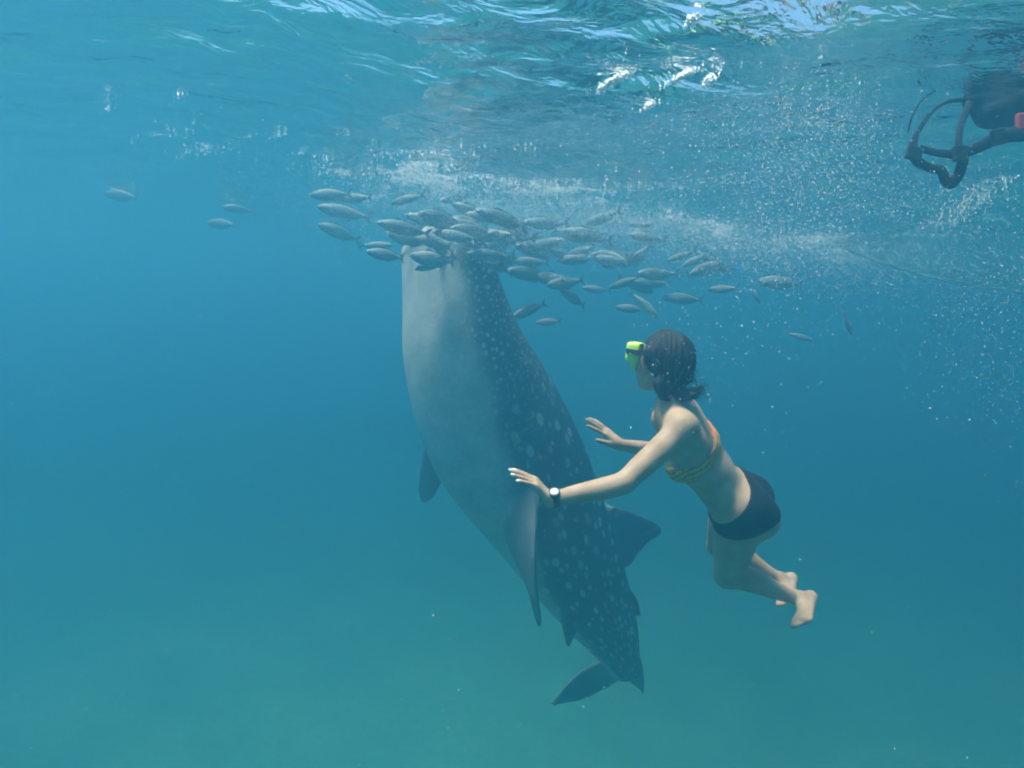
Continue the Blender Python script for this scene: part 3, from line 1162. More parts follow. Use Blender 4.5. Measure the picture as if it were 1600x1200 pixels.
fr_ = nd(nt, 'ShaderNodeMath', operation='FRACT')
lk(nt, mu.outputs[0], fr_.inputs[0])
rs = ramp(nt, [(0.0, (0.70, 0.50, 0.03)), (0.24, (0.76, 0.22, 0.02)), (0.58, (0.66, 0.09, 0.05)), (0.80, (0.36, 0.48, 0.05)), (0.9, (0.10, 0.05, 0.03))], 'CONSTANT')
lk(nt, fr_.outputs[0], rs.inputs['Fac'])
vo = nd(nt, 'ShaderNodeTexVoronoi', Scale=55.0)
lk(nt, tc.outputs['Object'], vo.inputs['Vector'])
rv = ramp(nt, [(0.2, (0.45, 0.40, 0.32)), (0.5, (1, 1, 1))])
lk(nt, vo.outputs['Distance'], rv.inputs['Fac'])
mm = nd(nt, 'ShaderNodeMixRGB', blend_type='MULTIPLY')
mm.inputs[0].default_value = 0.7
lk(nt, rs.outputs[0], mm.inputs[1])
lk(nt, rv.outputs[0], mm.inputs[2])
b = nd(nt, 'ShaderNodeBsdfPrincipled', Roughness=0.7)
lk(nt, mm.outputs[0], b.inputs['Base Color'])
bp = nd(nt, 'ShaderNodeBump', Strength=0.6, Distance=0.004)
lk(nt, fr_.outputs[0], bp.inputs['Height'])
lk(nt, bp.outputs[0], b.inputs['Normal'])
lk(nt, b.outputs[0], out.inputs['Surface'])
bc = arr(1082, 709, 2.59)
arm_ax = unit(el_l - sh_l)
arm_axr = unit(el_r - sh_r)


def bik_region(X):
    q = X - bc
    t = q @ bn_
    w = q @ front
    up = 0.023 + 0.034 * np.clip((w + 0.02) / 0.10, 0, 1)
    lo_ = 0.023 + 0.036 * np.clip((w + 0.02) / 0.10, 0, 1)
    d = np.maximum(-t - up, t - lo_)
    # keep off the arms
    for s0, ax in ((sh_l, arm_ax), (sh_r, arm_axr), (el_r, unit(wr_r - el_r)), (el_l, unit(wr_l - el_l))):
        tt = np.clip((X - s0) @ ax, 0.0, 0.4)
        da = np.linalg.norm(X - (s0 + tt[..., None] * ax), axis=-1) - 0.062
        d = np.maximum(d, -da)
    return d


cloth('bikini_top', bik_region, bc - 0.26, bc + 0.26, 0.0045, m_bik)

# hair ---------------------------------------------------------------------
hf_ = Field(HC - 0.22, HC + 0.24, 0.004)
hf_.ell(hp(-0.020, 0.024, 0), HA, (0.098, 0.098, 0.086), 0.01)
hf_.ell(hp(-0.056, -0.005, 0), HA, (0.068, 0.090, 0.080), 0.03)
hf_.ell(hp(-0.045, -0.064, 0.014), HA, (0.048, 0.052, 0.058), 0.03)
hf_.cone(hp(0.018, 0.03, 0.070), 0.020, hp(0.004, -0.035, 0.072), 0.012, 0.02)
hf_.cone(hp(0.018, 0.03, -0.070), 0.020, hp(0.004, -0.035, -0.072), 0.012, 0.02)
tuft = [arr(1048, 606, 2.50), arr(1066, 617, 2.47), arr(1082, 615, 2.46), arr(1095, 606, 2.46)]
hf_.chain(tuft, [0.036, 0.024, 0.019, 0.008], 0.02)
hf_.chain([arr(1066, 585, 2.5), arr(1076, 593, 2.48), arr(1082, 594, 2.47)], [0.03, 0.014, 0.006], 0.015)
hf_.chain([arr(1030, 600, 2.47), arr(1036, 618, 2.46), arr(1046, 626, 2.46)], [0.024, 0.016, 0.007], 0.02)
a_ = np.stack(np.meshgrid(*[hf_.lo[k] + hf_.h * np.arange(hf_.n[k]) for k in range(3)], indexing='ij'), -1)
ff_ = (a_ - HC) @ Fh
uu_ = (a_ - HC) @ Uh
face_cut = np.minimum(ff_ - (0.046 - 0.35 * np.clip(-uu_ - 0.0, 0, 0.2)), 0.062 - uu_)   # open over the face
hf_.g = np.maximum(hf_.g, face_cut.astype(np.float32)).astype(np.float32)
HV, HFc = hf_.mesh()
HV = relax(HV, HFc, 2, 0.5)
cen = HC - 0.02 * Fh
rel = HV - cen
phi = np.arctan2(rel @ Lh, rel @ Fh)
hv_ = rel @ Uh
strand = (fbm(phi * 9 + 3, hv_ * 16 + 7, 3) - 0.47) * 0.020 + (fbm(phi * 40 + 30 * hv_, hv_ * 22 + 7, 2) - 0.37) * 0.006
HV = HV + strand[:, None] * rel / np.linalg.norm(rel, axis=1)[:, None]
m_hair, nt, out = new_mat('wet_dark_hair')
at = nd(nt, 'ShaderNodeAttribute', attribute_name='strand')
nz = nd(nt, 'ShaderNodeTexNoise', noise_dimensions='1D', Detail=5.0)
nz.inputs['Scale'].default_value = 60.0
lk(nt, at.outputs['Fac'], nz.inputs['W'])
r = ramp(nt, [(0.3, (0.005, 0.004, 0.005)), (0.7, (0.022, 0.016, 0.015))])
lk(nt, nz.outputs['Fac'], r.inputs['Fac'])
b = nd(nt, 'ShaderNodeBsdfPrincipled', Roughness=0.55)
b.inputs['Specular IOR Level'].default_value = 0.2
lk(nt, r.outputs[0], b.inputs['Base Color'])
bp = nd(nt, 'ShaderNodeBump', Strength=0.5, Distance=0.004)
lk(nt, nz.outputs['Fac'], bp.inputs['Height'])
lk(nt, bp.outputs[0], b.inputs['Normal'])
lk(nt, b.outputs[0], out.inputs['Surface'])
hair = field_obj('hair', HV, HFc, m_hair, person)
set_attr(hair, 'strand', phi + 0.25 * hv_)
# loose locks that break the outline
LV, LF = [], []
lr = np.random.default_rng(3)


def lock(path, r0):
    pts = catmull(path, 9)
    v, f = tube(pts, r0 * np.linspace(1, 0.12, 9), 5)
    o0 = sum(len(q) for q in LV)
    LV.append(v)
    LF.extend([tuple(i + o0 for i in q) for q in f])


for _ in range(150):
    j = lr.normal(0, 0.016, 3)
    e = arr(1096 + lr.normal(0, 8), 607 + lr.normal(0, 10), 2.46 + lr.normal(0, 0.015))
    lock([tuft[0] + j, tuft[1] + lr.normal(0, 0.013, 3), tuft[2] + lr.normal(0, 0.012, 3), e], lr.uniform(0.0008, 0.0024))
for _ in range(70):
    e = arr(1085 + lr.normal(0, 5), 594 + lr.normal(0, 9), 2.47 + lr.normal(0, 0.02))
    s_ = arr(1068 + lr.normal(0, 4), 560 + lr.normal(0, 10), 2.49)
    lock([s_, lerp(s_, e, 0.5) + 0.006 * R3, e], lr.uniform(0.0006, 0.0018))
for _ in range(40):
    a0 = lr.uniform(-2.6, 2.6)
    s_ = hp(-0.03 - 0.06 * abs(math.cos(a0)), 0.02, 0.07 * math.sin(a0))
    e = hp(-0.03 - 0.055 * abs(math.cos(a0)) + lr.normal(0, 0.02), -0.092 + lr.normal(0, 0.012), 0.06 * math.sin(a0) + lr.normal(0, 0.012))
    m_ = (s_ + e) / 2 - 0.015 * Fh + lr.normal(0, 0.006, 3)
    lock([s_, m_, e], lr.uniform(0.0006, 0.0018))
for _ in range(30):       # fringe by the temple
    s_ = hp(0.030 + lr.normal(0, 0.012), 0.055, 0.066 + lr.normal(0, 0.004))
    e = hp(0.035 + lr.normal(0, 0.02), -0.03 + lr.normal(0, 0.02), 0.074 + lr.normal(0, 0.006))
    lock([s_, (s_ + e) / 2 + 0.008 * Lh, e], lr.uniform(0.001, 0.0026))
locks = mesh_obj('hair_locks', np.vstack(LV), LF, m_hair, person)
locks['kind'] = 'stuff'

# eyes under the mask
m_eyew = simple_mat('eye_white', (0.75, 0.74, 0.72), rough=0.2, noise=0.03)
m_iris = simple_mat('iris_brown', (0.03, 0.016, 0.01), rough=0.15, noise=0.2)
for s in (1, -1):
    for nm, off, rr_, mt in (('eye', 0.0, 0.0115, m_eyew), ('iris', 0.0062, 0.0062, m_iris)):
        bm = bmesh.new()
        bmesh.ops.create_uvsphere(bm, u_segments=12, v_segments=8, radius=rr_)
        em = bpy.data.meshes.new(nm)
        bm.to_mesh(em)
        bm.free()
        em.polygons.foreach_set('use_smooth', np.ones(len(em.polygons), dtype=bool))
        em.materials.append(mt)
        e = bpy.data.objects.new(nm, em)
        COL.objects.link(e)
        e.location = hp(0.072 + off, 0.006, 0.031 * s)
        if nm == 'eye':
            e.parent = person
            last = e
        else:
            e.location = Vector(off * Fh)
            e.parent = last

# ---------------------------------------------------------------- diving mask
mask = empty('diving_mask', tuple(hp(0.10, 0.022, 0)))
tag(mask, "lime green diving mask on the swimmer's face", 'diving mask')
MI = np.array(mask.location)


def rbox(f, c, axes, half, rad, k=0.0):
    c = np.array(c, np.float32)
    sl, X = f.block([c], max(half) * 1.8 + 0.02)
    q = np.abs((X - c) @ np.array(axes, np.float32).T) - (np.array(half, np.float32) - rad)
    d = np.linalg.norm(np.maximum(q, 0), axis=-1) + np.minimum(q.max(-1), 0) - rad
    f.add(sl, d, k)
    return sl


MA = (Fh, Uh, Lh)
mf = Field(MI - 0.13, MI + 0.13, 0.003)
rbox(mf, hp(0.092, 0.030, 0), MA, (0.034, 0.040, 0.074), 0.018)
mf.cone(hp(0.10, 0.0, 0), 0.017, hp(0.108, -0.026, 0), 0.014, 0.01)
hollow = Field(MI - 0.13, MI + 0.13, 0.003)
for s in (1, -1):
    rbox(hollow, hp(0.106, 0.032, 0.035 * s), MA, (0.050, 0.029, 0.031), 0.012)
rbox(hollow, hp(0.064, 0.028, 0), MA, (0.040, 0.034, 0.068), 0.012)
mf.g = np.maximum(mf.g, -hollow.g)
mV, mF_ = mf.mesh()
mV = relax(mV, mF_, 2, 0.4)
m_lime, nt, out = new_mat('lime_silicone')
b = nd(nt, 'ShaderNodeBsdfPrincipled', Roughness=0.4)
tc = nd(nt, 'ShaderNodeTexCoord')
nz = nd(nt, 'ShaderNodeTexNoise', Scale=30.0)
lk(nt, tc.outputs['Object'], nz.inputs['Vector'])
r = ramp(nt, [(0.3, (0.42, 0.74, 0.06)), (0.7, (0.54, 0.85, 0.10))])
lk(nt, nz.outputs['Fac'], r.inputs['Fac'])
lk(nt, r.outputs[0], b.inputs['Base Color'])
lk(nt, b.outputs[0], out.inputs['Surface'])
fo = field_obj('mask_frame', mV - MI, mF_, m_lime, mask)
m_glass, nt, out = new_mat('mask_glass')
tr = nd(nt, 'ShaderNodeBsdfTransparent')
tr.inputs[0].default_value = (0.9, 0.95, 0.95, 1)
gl = nd(nt, 'ShaderNodeBsdfGlossy', Roughness=0.02)
mx = nd(nt, 'ShaderNodeMixShader')
frn = nd(nt, 'ShaderNodeFresnel', IOR=1.3)
lk(nt, frn.outputs[0], mx.inputs[0])
lk(nt, tr.outputs[0], mx.inputs[1])
lk(nt, gl.outputs[0], mx.inputs[2])
lk(nt, mx.outputs[0], out.inputs['Surface'])
m_blk = simple_mat('black_rubber', (0.012, 0.013, 0.015), rough=0.5, noise=0.2)


def obox(name, c, axes, half, mat, parent, org, bev=0.0015):
    bm = bmesh.new()
    bmesh.ops.create_cube(bm, size=2.0)
    for v in bm.verts:
        v.co = Vector(np.array(c) - org + v.co.x * half[0] * axes[0] + v.co.y * half[1] * axes[1] + v.co.z * half[2] * axes[2])
    bmesh.ops.recalc_face_normals(bm, faces=bm.faces)
    bmesh.ops.bevel(bm, geom=list(bm.edges), offset=bev, segments=2, affect='EDGES', profile=0.5)
    m_ = bpy.data.meshes.new(name)
    bm.to_mesh(m_)
    bm.free()
    m_.materials.append(mat)
    o = bpy.data.objects.new(name, m_)
    COL.objects.link(o)
    o.parent = parent
    return o


for s in (1, -1):
    obox('lens', hp(0.118, 0.032, 0.035 * s), MA, (0.0015, 0.031, 0.033), m_glass, mask, MI, 0.0008)
    bk = obox('buckle', hp(0.090, 0.030, 0.078 * s), (unit(Fh + 0.12 * Uh), Uh, Lh), (0.024, 0.010, 0.006), m_blk, mask, MI, 0.003)
    obox('strap', hp(0.045, 0.026, 0.086 * s), (unit(Fh - 0.12 * s * Lh * s), Uh, unit(Lh + 0.12 * Fh)), (0.036, 0.0095, 0.0022), m_blk, mask, MI, 0.001)

# ---------------------------------------------------------------- wrist watch
wx = unit(wr_l - el_l)                               # along the forearm
wc = wr_l - 0.016 * wx
watch = empty('wrist_watch', tuple(wc))
tag(watch, "black wrist watch with a bright white dial on the swimmer's near wrist", 'watch')
dial_n = unit(0.80 * U3 - 0.55 * F3 + 0.12 * R3)
dial_n = unit(dial_n - (dial_n @ wx) * wx)
wside = np.cross(wx, dial_n)
ang = np.linspace(0, 2 * math.pi, 48, endpoint=False)
sv, sf = [], []
prof = [(-0.010, 0.0262), (-0.010, 0.0298), (-0.007, 0.0308), (0.007, 0.0308), (0.010, 0.0298), (0.010, 0.0262)]
for a in ang:
    n_ = math.cos(a) * dial_n + math.sin(a) * wside
    wdt = 1.0 + 0.35 * max(0, math.cos(a)) ** 3
    for o, r_ in prof:
        sv.append(o * wdt * wx + r_ * n_)
sf = [tuple(q) for q in grid_faces(48, 6, close_v=True)]
sf += [(47 * 6 + k, k, (k + 1) % 6, 47 * 6 + (k + 1) % 6) for k in range(6)]
mesh_obj('strap', sv, sf, m_blk, watch)


def disc(name, c, n, r0, r1, h, mat, parent, seg=32):
    n = unit(n)
    a_ = unit(np.cross(n, [0.3, 0.5, 0.8]))
    b_ = np.cross(n, a_)
    A = np.linspace(0, 2 * math.pi, seg, endpoint=False)
    rows = [(0, r0), (h * 0.75, r0), (h, r1)]
    v = np.vstack([c + hh * n + rr * (np.cos(A)[:, None] * a_ + np.sin(A)[:, None] * b_) for hh, rr in rows])
    f = [tuple(q) for q in grid_faces(3, seg, close_v=True)]
    f += [tuple(range(seg))[::-1], tuple(range(2 * seg, 3 * seg))]
    return mesh_obj(name, v, f, mat, parent, smooth=False)


m_dial = simple_mat('white_dial', (0.86, 0.88, 0.88), rough=0.18, noise=0.03, spec=0.6)
case = disc('case', 0.026 * dial_n, dial_n, 0.0205, 0.0190, 0.011, m_blk, watch)
disc('dial', 0.0362 * dial_n, dial_n, 0.0135, 0.0130, 0.0016, m_dial, case)
for a, L in ((0.7, 0.011), (2.6, 0.008)):
    a_ = unit(np.cross(dial_n, wx))
    dr = math.cos(a) * wx + math.sin(a) * a_
    obox('watch_hand', wc + 0.0386 * dial_n + dr * L / 2, (dr, np.cross(dial_n, dr), dial_n), (L / 2, 0.0007, 0.0003), m_blk, case, wc, 0.0001)


# ---------------------------------------------------------------- fish of the school
def fish_mesh(name, bend_amt, mats):
    """Spindle-shaped body with dorsal, anal, pectoral fins and a forked tail; +X is the head, +Z the back. Length 1."""
    prof = [(0.50, 0.004, 0.004), (0.485, 0.020, 0.016), (0.45, 0.048, 0.032), (0.39, 0.082, 0.050), (0.30, 0.115, 0.064), (0.18, 0.140, 0.072),
            (0.05, 0.146, 0.072), (-0.08, 0.130, 0.062), (-0.20, 0.098, 0.046), (-0.30, 0.060, 0.028), (-0.36, 0.034, 0.016), (-0.40, 0.026, 0.011)]
    ns = 14
    a = np.linspace(0, 2 * math.pi, ns, endpoint=False)
    V, F, M = [], [], []
    for x, h, w in prof:
        for t in a:
            V.append((x, w * math.sin(t), h * math.cos(t) * (1.0 if math.cos(t) > 0 else 1.04) - 0.004))
    for q in grid_faces(len(prof), ns, close_v=True):
        F.append(tuple(q)); M.append(0)
    V.append((0.505, 0, -0.002)); V.append((-0.402, 0, -0.004))
    n0 = len(prof) * ns
    for k in range(ns):
        F.append((n0, (k + 1) % ns, k)); M.append(0)
        F.append((n0 + 1, n0 - ns + k, n0 - ns + (k + 1) % ns)); M.append(0)

    def sheet(outline, thick, y0=0.0, lean=0.0):
        m = len(V)
        k = len(outline)
        for sg in (1, -1):
            for x, z in outline:
                V.append((x, y0 + lean * abs(z) + sg * thick, z))
        F.append(tuple(range(m, m + k))); M.append(1)
        F.append(tuple(range(m + 2 * k - 1, m + k - 1, -1))); M.append(1)
        for i in range(k):
            j = (i + 1) % k
            F.append((m + i, m + k + i, m + k + j, m + j)); M.append(1)

    sheet([(-0.37, 0.022), (-0.44, 0.095), (-0.53, 0.165), (-0.475, 0.06), (-0.452, 0.0), (-0.37, -0.02)], 0.004)
    sheet([(-0.37, 0.018), (-0.452, 0.0), (-0.475, -0.06), (-0.53, -0.165), (-0.44, -0.095), (-0.37, -0.022)], 0.0035)
    sheet([(0.19, 0.128), (0.15, 0.185), (0.09, 0.175), (0.0, 0.155), (-0.15, 0.125), (-0.28, 0.085), (-0.29, 0.055), (-0.05, 0.12)], 0.003)
    sheet([(-0.02, -0.125), (-0.06, -0.175), (-0.13, -0.150), (-0.26, -0.090), (-0.28, -0.060), (-0.14, -0.11)], 0.003)
    sheet([(0.26, -0.02), (0.20, -0.055), (0.08, -0.085), (0.12, -0.045), (0.20, -0.005)], 0.003, 0.070, 0.10)
    sheet([(0.26, -0.02), (0.20, -0.055), (0.08, -0.085), (0.12, -0.045), (0.20, -0.005)], 0.003, -0.070, -0.10)
    # eyes
    for sg in (1, -1):
        m = len(V)
        for i in range(5):
            for j in range(8):
                p, t = math.pi * i / 4, 2 * math.pi * j / 8
                V.append((0.405 + 0.020 * math.sin(p) * math.cos(t), sg * 0.041 + 0.011 * math.cos(p), 0.018 + 0.020 * math.sin(p) * math.sin(t)))
        for q in grid_faces(5, 8, close_v=True):
            F.append(tuple(int(v) + m for v in q)); M.append(2)
    V = np.array(V)
    V[:, 1] += bend_amt * (0.25 - V[:, 0]) ** 2 * np.sign(0.25 - V[:, 0])
    me = bpy.data.meshes.new(name)
    me.from_pydata([tuple(map(float, v)) for v in V], [], [tuple(int(i) for i in f) for f in F])
    me.update()
    for m in mats:
        me.materials.append(m)
    me.polygons.foreach_set('material_index', np.array(M, dtype=np.int32))
    sm = np.array([m != 1 for m in M])
    me.polygons.foreach_set('use_smooth', sm)
    return me


def fish_mat(name, back, flank, belly):
    m, nt, out = new_mat(name)
    tc = nd(nt, 'ShaderNodeTexCoord')
    sx = nd(nt, 'ShaderNodeSeparateXYZ')
    lk(nt, tc.outputs['Object'], sx.inputs[0])
    nz = nd(nt, 'ShaderNodeTexNoise', Scale=16.0, Detail=4.0)
    lk(nt, tc.outputs['Object'], nz.inputs['Vector'])
    ad = nd(nt, 'ShaderNodeMath', operation='MULTIPLY_ADD')
    ad.inputs[1].default_value = 0.05
    lk(nt, nz.outputs['Fac'], ad.inputs[0])
    lk(nt, sx.outputs['Z'], ad.inputs[2])
    mr = nd(nt, 'ShaderNodeMapRange')
    mr.inputs['From Min'].default_value = -0.13
    mr.inputs['From Max'].default_value = 0.17
    lk(nt, ad.outputs[0], mr.inputs['Value'])
    r = ramp(nt, [(0.15, belly), (0.42, flank), (0.62, flank), (0.78, back)])
    lk(nt, mr.outputs[0], r.inputs['Fac'])
    b = nd(nt, 'ShaderNodeBsdfPrincipled', Roughness=0.55, Metallic=0.25)
    lk(nt, r.outputs[0], b.inputs['Base Color'])
    vo = nd(nt, 'ShaderNodeTexVoronoi', Scale=46.0)
    lk(nt, tc.outputs['Object'], vo.inputs['Vector'])
    bp = nd(nt, 'ShaderNodeBump', Strength=0.15, Distance=0.01)
    lk(nt, vo.outputs['Distance'], bp.inputs['Height'])
    lk(nt, bp.outputs[0], b.inputs['Normal'])
    lk(nt, b.outputs[0], out.inputs['Surface'])
    return m


m_fish = fish_mat('grey_fish', (0.09, 0.12, 0.115), (0.17, 0.21, 0.20), (0.24, 0.28, 0.27))
m_fish_pale = fish_mat('silver_fish', (0.22, 0.25, 0.18), (0.52, 0.54, 0.44), (0.70, 0.70, 0.62))
m_fin = simple_mat('fish_fin', (0.13, 0.14, 0.11), rough=0.6)
m_fin_pale = simple_mat('silver_fish_fin', (0.42, 0.44, 0.34), rough=0.6)
m_feye = simple_mat('fish_eye', (0.01, 0.01, 0.01), rough=0.2)
grey_meshes = [fish_mesh('fish', b_, (m_fish, m_fin, m_feye)) for b_ in (0.03, 0.2, -0.2, 0.33, -0.3)]
pale_meshes = [fish_mesh('fish', b_, (m_fish_pale, m_fin_pale, m_feye)) for b_ in (0.05, -0.2)]
_fishn = [0]


def put_fish(px, py, lpx, ang, d, label, group, pale=False, yaw=0.0):
    """A fish whose middle is at (px, py, d), lpx long in the photo, heading ang degrees (0 right, 90 up)."""
    a = math.radians(ang)
    lpx = lpx * random.uniform(0.80, 1.04)
    if not 600 < px < 810 and d < 5.0:
        d += 0.8
    yaw = math.radians(yaw)
    hd = math.cos(yaw) * (math.cos(a) * R3 + math.sin(a) * U3) + math.sin(yaw) * F3
    up0 = U3 if abs(hd @ U3) < 0.9 else -R3
    zz = unit(up0 - (up0 @ hd) * hd)
    yy = np.cross(zz, hd)
    L = lpx * d / FPX / max(0.5, math.cos(yaw))
    zz = zz * random.uniform(0.82, 1.08)
    ms = pale_meshes if pale else grey_meshes
    me_ = ms[_fishn[0] % len(ms)]
    _fishn[0] += 1
    o = bpy.data.objects.new('fish', me_)
    COL.objects.link(o)
    c = arr(px, py, d)
    lim = float(wave_z(c[0], c[1])) - 0.06
    c[2] = min(c[2], lim)
    o.matrix_world = Matrix(((hd[0] * L, yy[0] * L, zz[0] * L, c[0]), (hd[1] * L, yy[1] * L, zz[1] * L, c[1]),
                             (hd[2] * L, yy[2] * L, zz[2] * L, c[2]), (0, 0, 0, 1)))
    tag(o, label, 'fish', group)
    return o


G_SCHOOL = "school feeding at the shark's mouth"
for px, py, l, an, d, lab in (
        (517, 304, 78, 183, 4.0, 'grey fish just under the surface, uppermost at the left end of the school'),
        (538, 332, 88, 170, 4.0, 'grey fish just below the uppermost fish at the left end of the school'),
        (632, 356, 92, 172, 4.0, "dark grey fish crossing the left edge of the shark's snout"),
        (668, 344, 88, 166, 4.15, "grey fish behind and above the one at the shark's snout edge"),
        (674, 378, 64, 170, 4.2, "small grey fish in front of the middle of the shark's snout"),
        (602, 398, 62, 171, 4.3, "faint grey fish left of the shark's snout, below the school's edge"),
        (676, 405, 84, 169, 4.1, "grey fish lowest in front of the shark's pale chin"),
        (786, 342, 86, 166, 3.9, 'dark grey fish left of a nose to tail pair under the white foam'),
        (852, 349, 84, 179, 3.95, 'dark grey fish right of a nose to tail pair under the white foam'),
        (918, 367, 94, 168, 3.9, 'large grey fish under the foam between the pair and the right end fish'),
        (1013, 371, 66, 170, 3.9, 'dark grey fish alone at the right end of the foam'),
        (825, 485, 72, 205, 4.3, "grey fish with tail raised, beside the shark's spotted neck"),
        (886, 437, 44, 158, 4.4, 'small dark fish under the middle of the school'),
        (932, 452, 50, 172, 4.6, 'small dark fish below the school, above the pale diving fish'),
        (1098, 421, 74, 20, 3.9, 'grey fish rising to the right above the swimmer'),
        (190, 291, 62, 171, 6.8, 'faint lone fish near the surface at the far left'),
        (347, 350, 60, 172, 6.8, 'faint fish under the glints, left of the school'),
        (372, 311, 52, 176, 6.8, 'small faint fish right under the glints on the left'),
        (1250, 526, 44, -20, 6.6, "faint fish to the right of the swimmer's head"),
        (1327, 508, 36, -72, 6.6, "small faint fish nose down, right of the swimmer's head"),
        (857, 503, 46, 181, 5.0, "small faint fish below the tail raised fish by the shark's neck"),
        (1181, 460, 34, -62, 4.6, 'small faint fish nose down in the bubble column'),
        (1066, 466, 62, 174, 4.4, "grey fish level with the pale diving fish, above the swimmer's hair")):
    put_fish(px, py, l, an, d, lab, G_SCHOOL, yaw=random.uniform(-18, 18))
put_fish(1005, 476, 66, -38, 3.6, 'pale silver fish diving to the lower right above the swimmer', G_SCHOOL, pale=True, yaw=8)
# the rest of the school: nothing tells them apart
fr_ = random.Random(21)
spots_ = [(695, 345, 80, 174, 4.1), (640, 372, 74, 166, 4.2), (740, 362, 80, 181, 4.15), (712, 368, 76, 170, 4.05), (770, 368, 88, 176, 4.2), (766, 398, 88, 181, 4.3), (845, 390, 82, 181, 4.4), (902, 405, 74, 184, 4.5), (830, 428, 78, 178, 4.3),
          (1026, 428, 72, 181, 4.4), (960, 402, 76, 175, 4.6), (985, 482, 44, 170, 4.9), (728, 352, 76, 172, 4.3), (715, 392, 74, 176, 4.4)]
while len(spots_) < 62:
    x = fr_.gauss(840, 175)
    if not 470 < x < 1220:
        continue
    y = 368 + (x - 700) * 0.07 + fr_.gauss(12, 32)
    d = fr_.uniform(4.15, 5.6)
    if 640 < x < 800 and y > 425:
        continue
    spots_.append((x, y, fr_.uniform(0.24, 0.32) * FPX / d, (fr_.choice((176, 176, 172, 182, 2)) + fr_.gauss(0, 17)), d))
for x, y, l, an, d in spots_:
    if x < 620:
        lab = "hazy grey fish among those trailing off left of the shark's snout"
    elif x < 790:
        lab = "hazy grey fish among those crowding in front of the shark's snout"
    elif x < 1000:
        lab = ("hazy grey fish in the school's upper layer, right of the snout" if y < 400
               else "hazy grey fish in the school's lower layer, right of the snout")
    else:
        lab = "hazy grey fish among those at the school's right end, above the swimmer"
    put_fish(x, y, l, an, d, lab, G_SCHOOL, yaw=fr_.uniform(-40, 40))

# ---------------------------------------------------------------- boat hull on the right
m_hull = simple_mat('weathered_white_paint', (0.80, 0.82, 0.78), rough=0.6, noise=0.12, scale=3.0)
m_wood = simple_mat('varnished_wood', (0.20, 0.13, 0.07), rough=0.5, noise=0.3, scale=12.0)
tipp = arr(1275, 440, 6.6)
tipp[2] = -0.02
b_dir = unit(arr(1800, 470, 5.8) - arr(1275, 440, 6.6))
b_dir[2] = 0
b_dir = unit(b_dir)
b_side = np.cross(np.array([0, 0, 1.0]), b_dir)
boat = empty('outrigger_boat', tuple(tipp + 3.2 * b_dir))
tag(boat, 'long pale boat hull lying at the surface on the right', 'boat')
BO = np.array(boat.location)
HVv, nst = [], 36
BL = 6.4
sec = [(-1.0, 0.34), (-1.0, 0.20), (-0.92, 0.05), (-0.78, -0.10), (-0.55, -0.22), (-0.28, -0.30), (0, -0.33),
       (0.28, -0.30), (0.55, -0.22), (0.78, -0.10), (0.92, 0.05), (1.0, 0.20), (1.0, 0.34),
       (0.90, 0.34), (0.86, 0.18), (0.66, -0.05), (0, -0.18), (-0.66, -0.05), (-0.86, 0.18), (-0.90, 0.34)]
for i in range(nst):
    t = i / (nst - 1)
    w = 0.42 * max(0.03, math.sin(math.pi * min(1, max(0, t)) ** 0.85)) ** 0.62
    rk = 0.30 * (abs(2 * t - 1) ** 3)
    for u, z in sec:
        zz = z * (1.25 if z < 0 else 1.0) * (1 - 0.75 * abs(2 * t - 1) ** 4) + rk * (1 if z > 0 else 0.55)
        HVv.append(tipp - BO + b_dir * BL * t + b_side * u * w + np.array([0, 0, zz + 0.0]))
ns_ = len(sec)
HFf = [tuple(q) for q in grid_faces(nst, ns_, close_v=True)] + [tuple(range(ns_)), tuple(range((nst - 1) * ns_, nst * ns_))[::-1]]
mesh_obj('hull', HVv, HFf, m_hull, boat)
kp = [tipp - BO + b_dir * BL * t + np.array([0, 0, -0.415 * (1 - 0.75 * abs(2 * t - 1) ** 4) + 0.165 * abs(2 * t - 1) ** 3]) for t in np.linspace(0.03, 0.97, 24)]
kv, kf = tube(kp, 0.022, 6)
mesh_obj('keel', kv, kf, m_hull, boat)
for s in (1, -1):
    gp = []
    for t in np.linspace(0.02, 0.98, 24):
        w = 0.42 * max(0.03, math.sin(math.pi * t ** 0.85)) ** 0.62
        gp.append(tipp - BO + b_dir * BL * t + b_side * s * w + np.array([0, 0, 0.345 * (1 - 0.75 * abs(2 * t - 1) ** 4) + 0.30 * abs(2 * t - 1) ** 3]))
    gv, gf = tube(gp, 0.026, 6)
    mesh_obj('gunwale', gv, gf, m_wood, boat)

# ---------------------------------------------------------------- gear hanging at the surface, top right
m_gear = simple_mat('dark_nylon', (0.014, 0.018, 0.022), rough=0.9, noise=0.3, scale=60, bump=0.3, spec=0.08)
m_red = simple_mat('red_plastic', (0.36, 0.04, 0.035), rough=0.6)
gc = arr(1600, 150, 2.15)
gear = empty('gear_bag', tuple(gc))
tag(gear, 'dark gear bag with looped black straps and a red tag at the top right edge', 'gear bag')
gfld = Field(gc - np.array([0.24, 0.24, 0.24]), gc + np.array([0.34, 0.26, 0.20]), 0.006)
AX = (R3, U3, F3)
gfld.ell(arr(1590, 160, 2.18), AX, (0.125, 0.085, 0.09), 0.03)
gfld.ell(arr(1640, 140, 2.2), AX, (0.15, 0.11, 0.10), 0.04)
gfld.ell(arr(1552, 178, 2.16), AX, (0.06, 0.048, 0.055), 0.03)
gfld.ell(arr(1530, 158, 2.17), AX, (0.045, 0.028, 0.04), 0.025)
gfld.ell(arr(1560, 120, 2.22), AX, (0.06, 0.05, 0.05), 0.03)
gV, gF = gfld.mesh()
gV = relax(gV, gF, 2, 0.5)
nrm_ = (gV - gc) / np.linalg.norm(gV - gc, axis=1)[:, None]
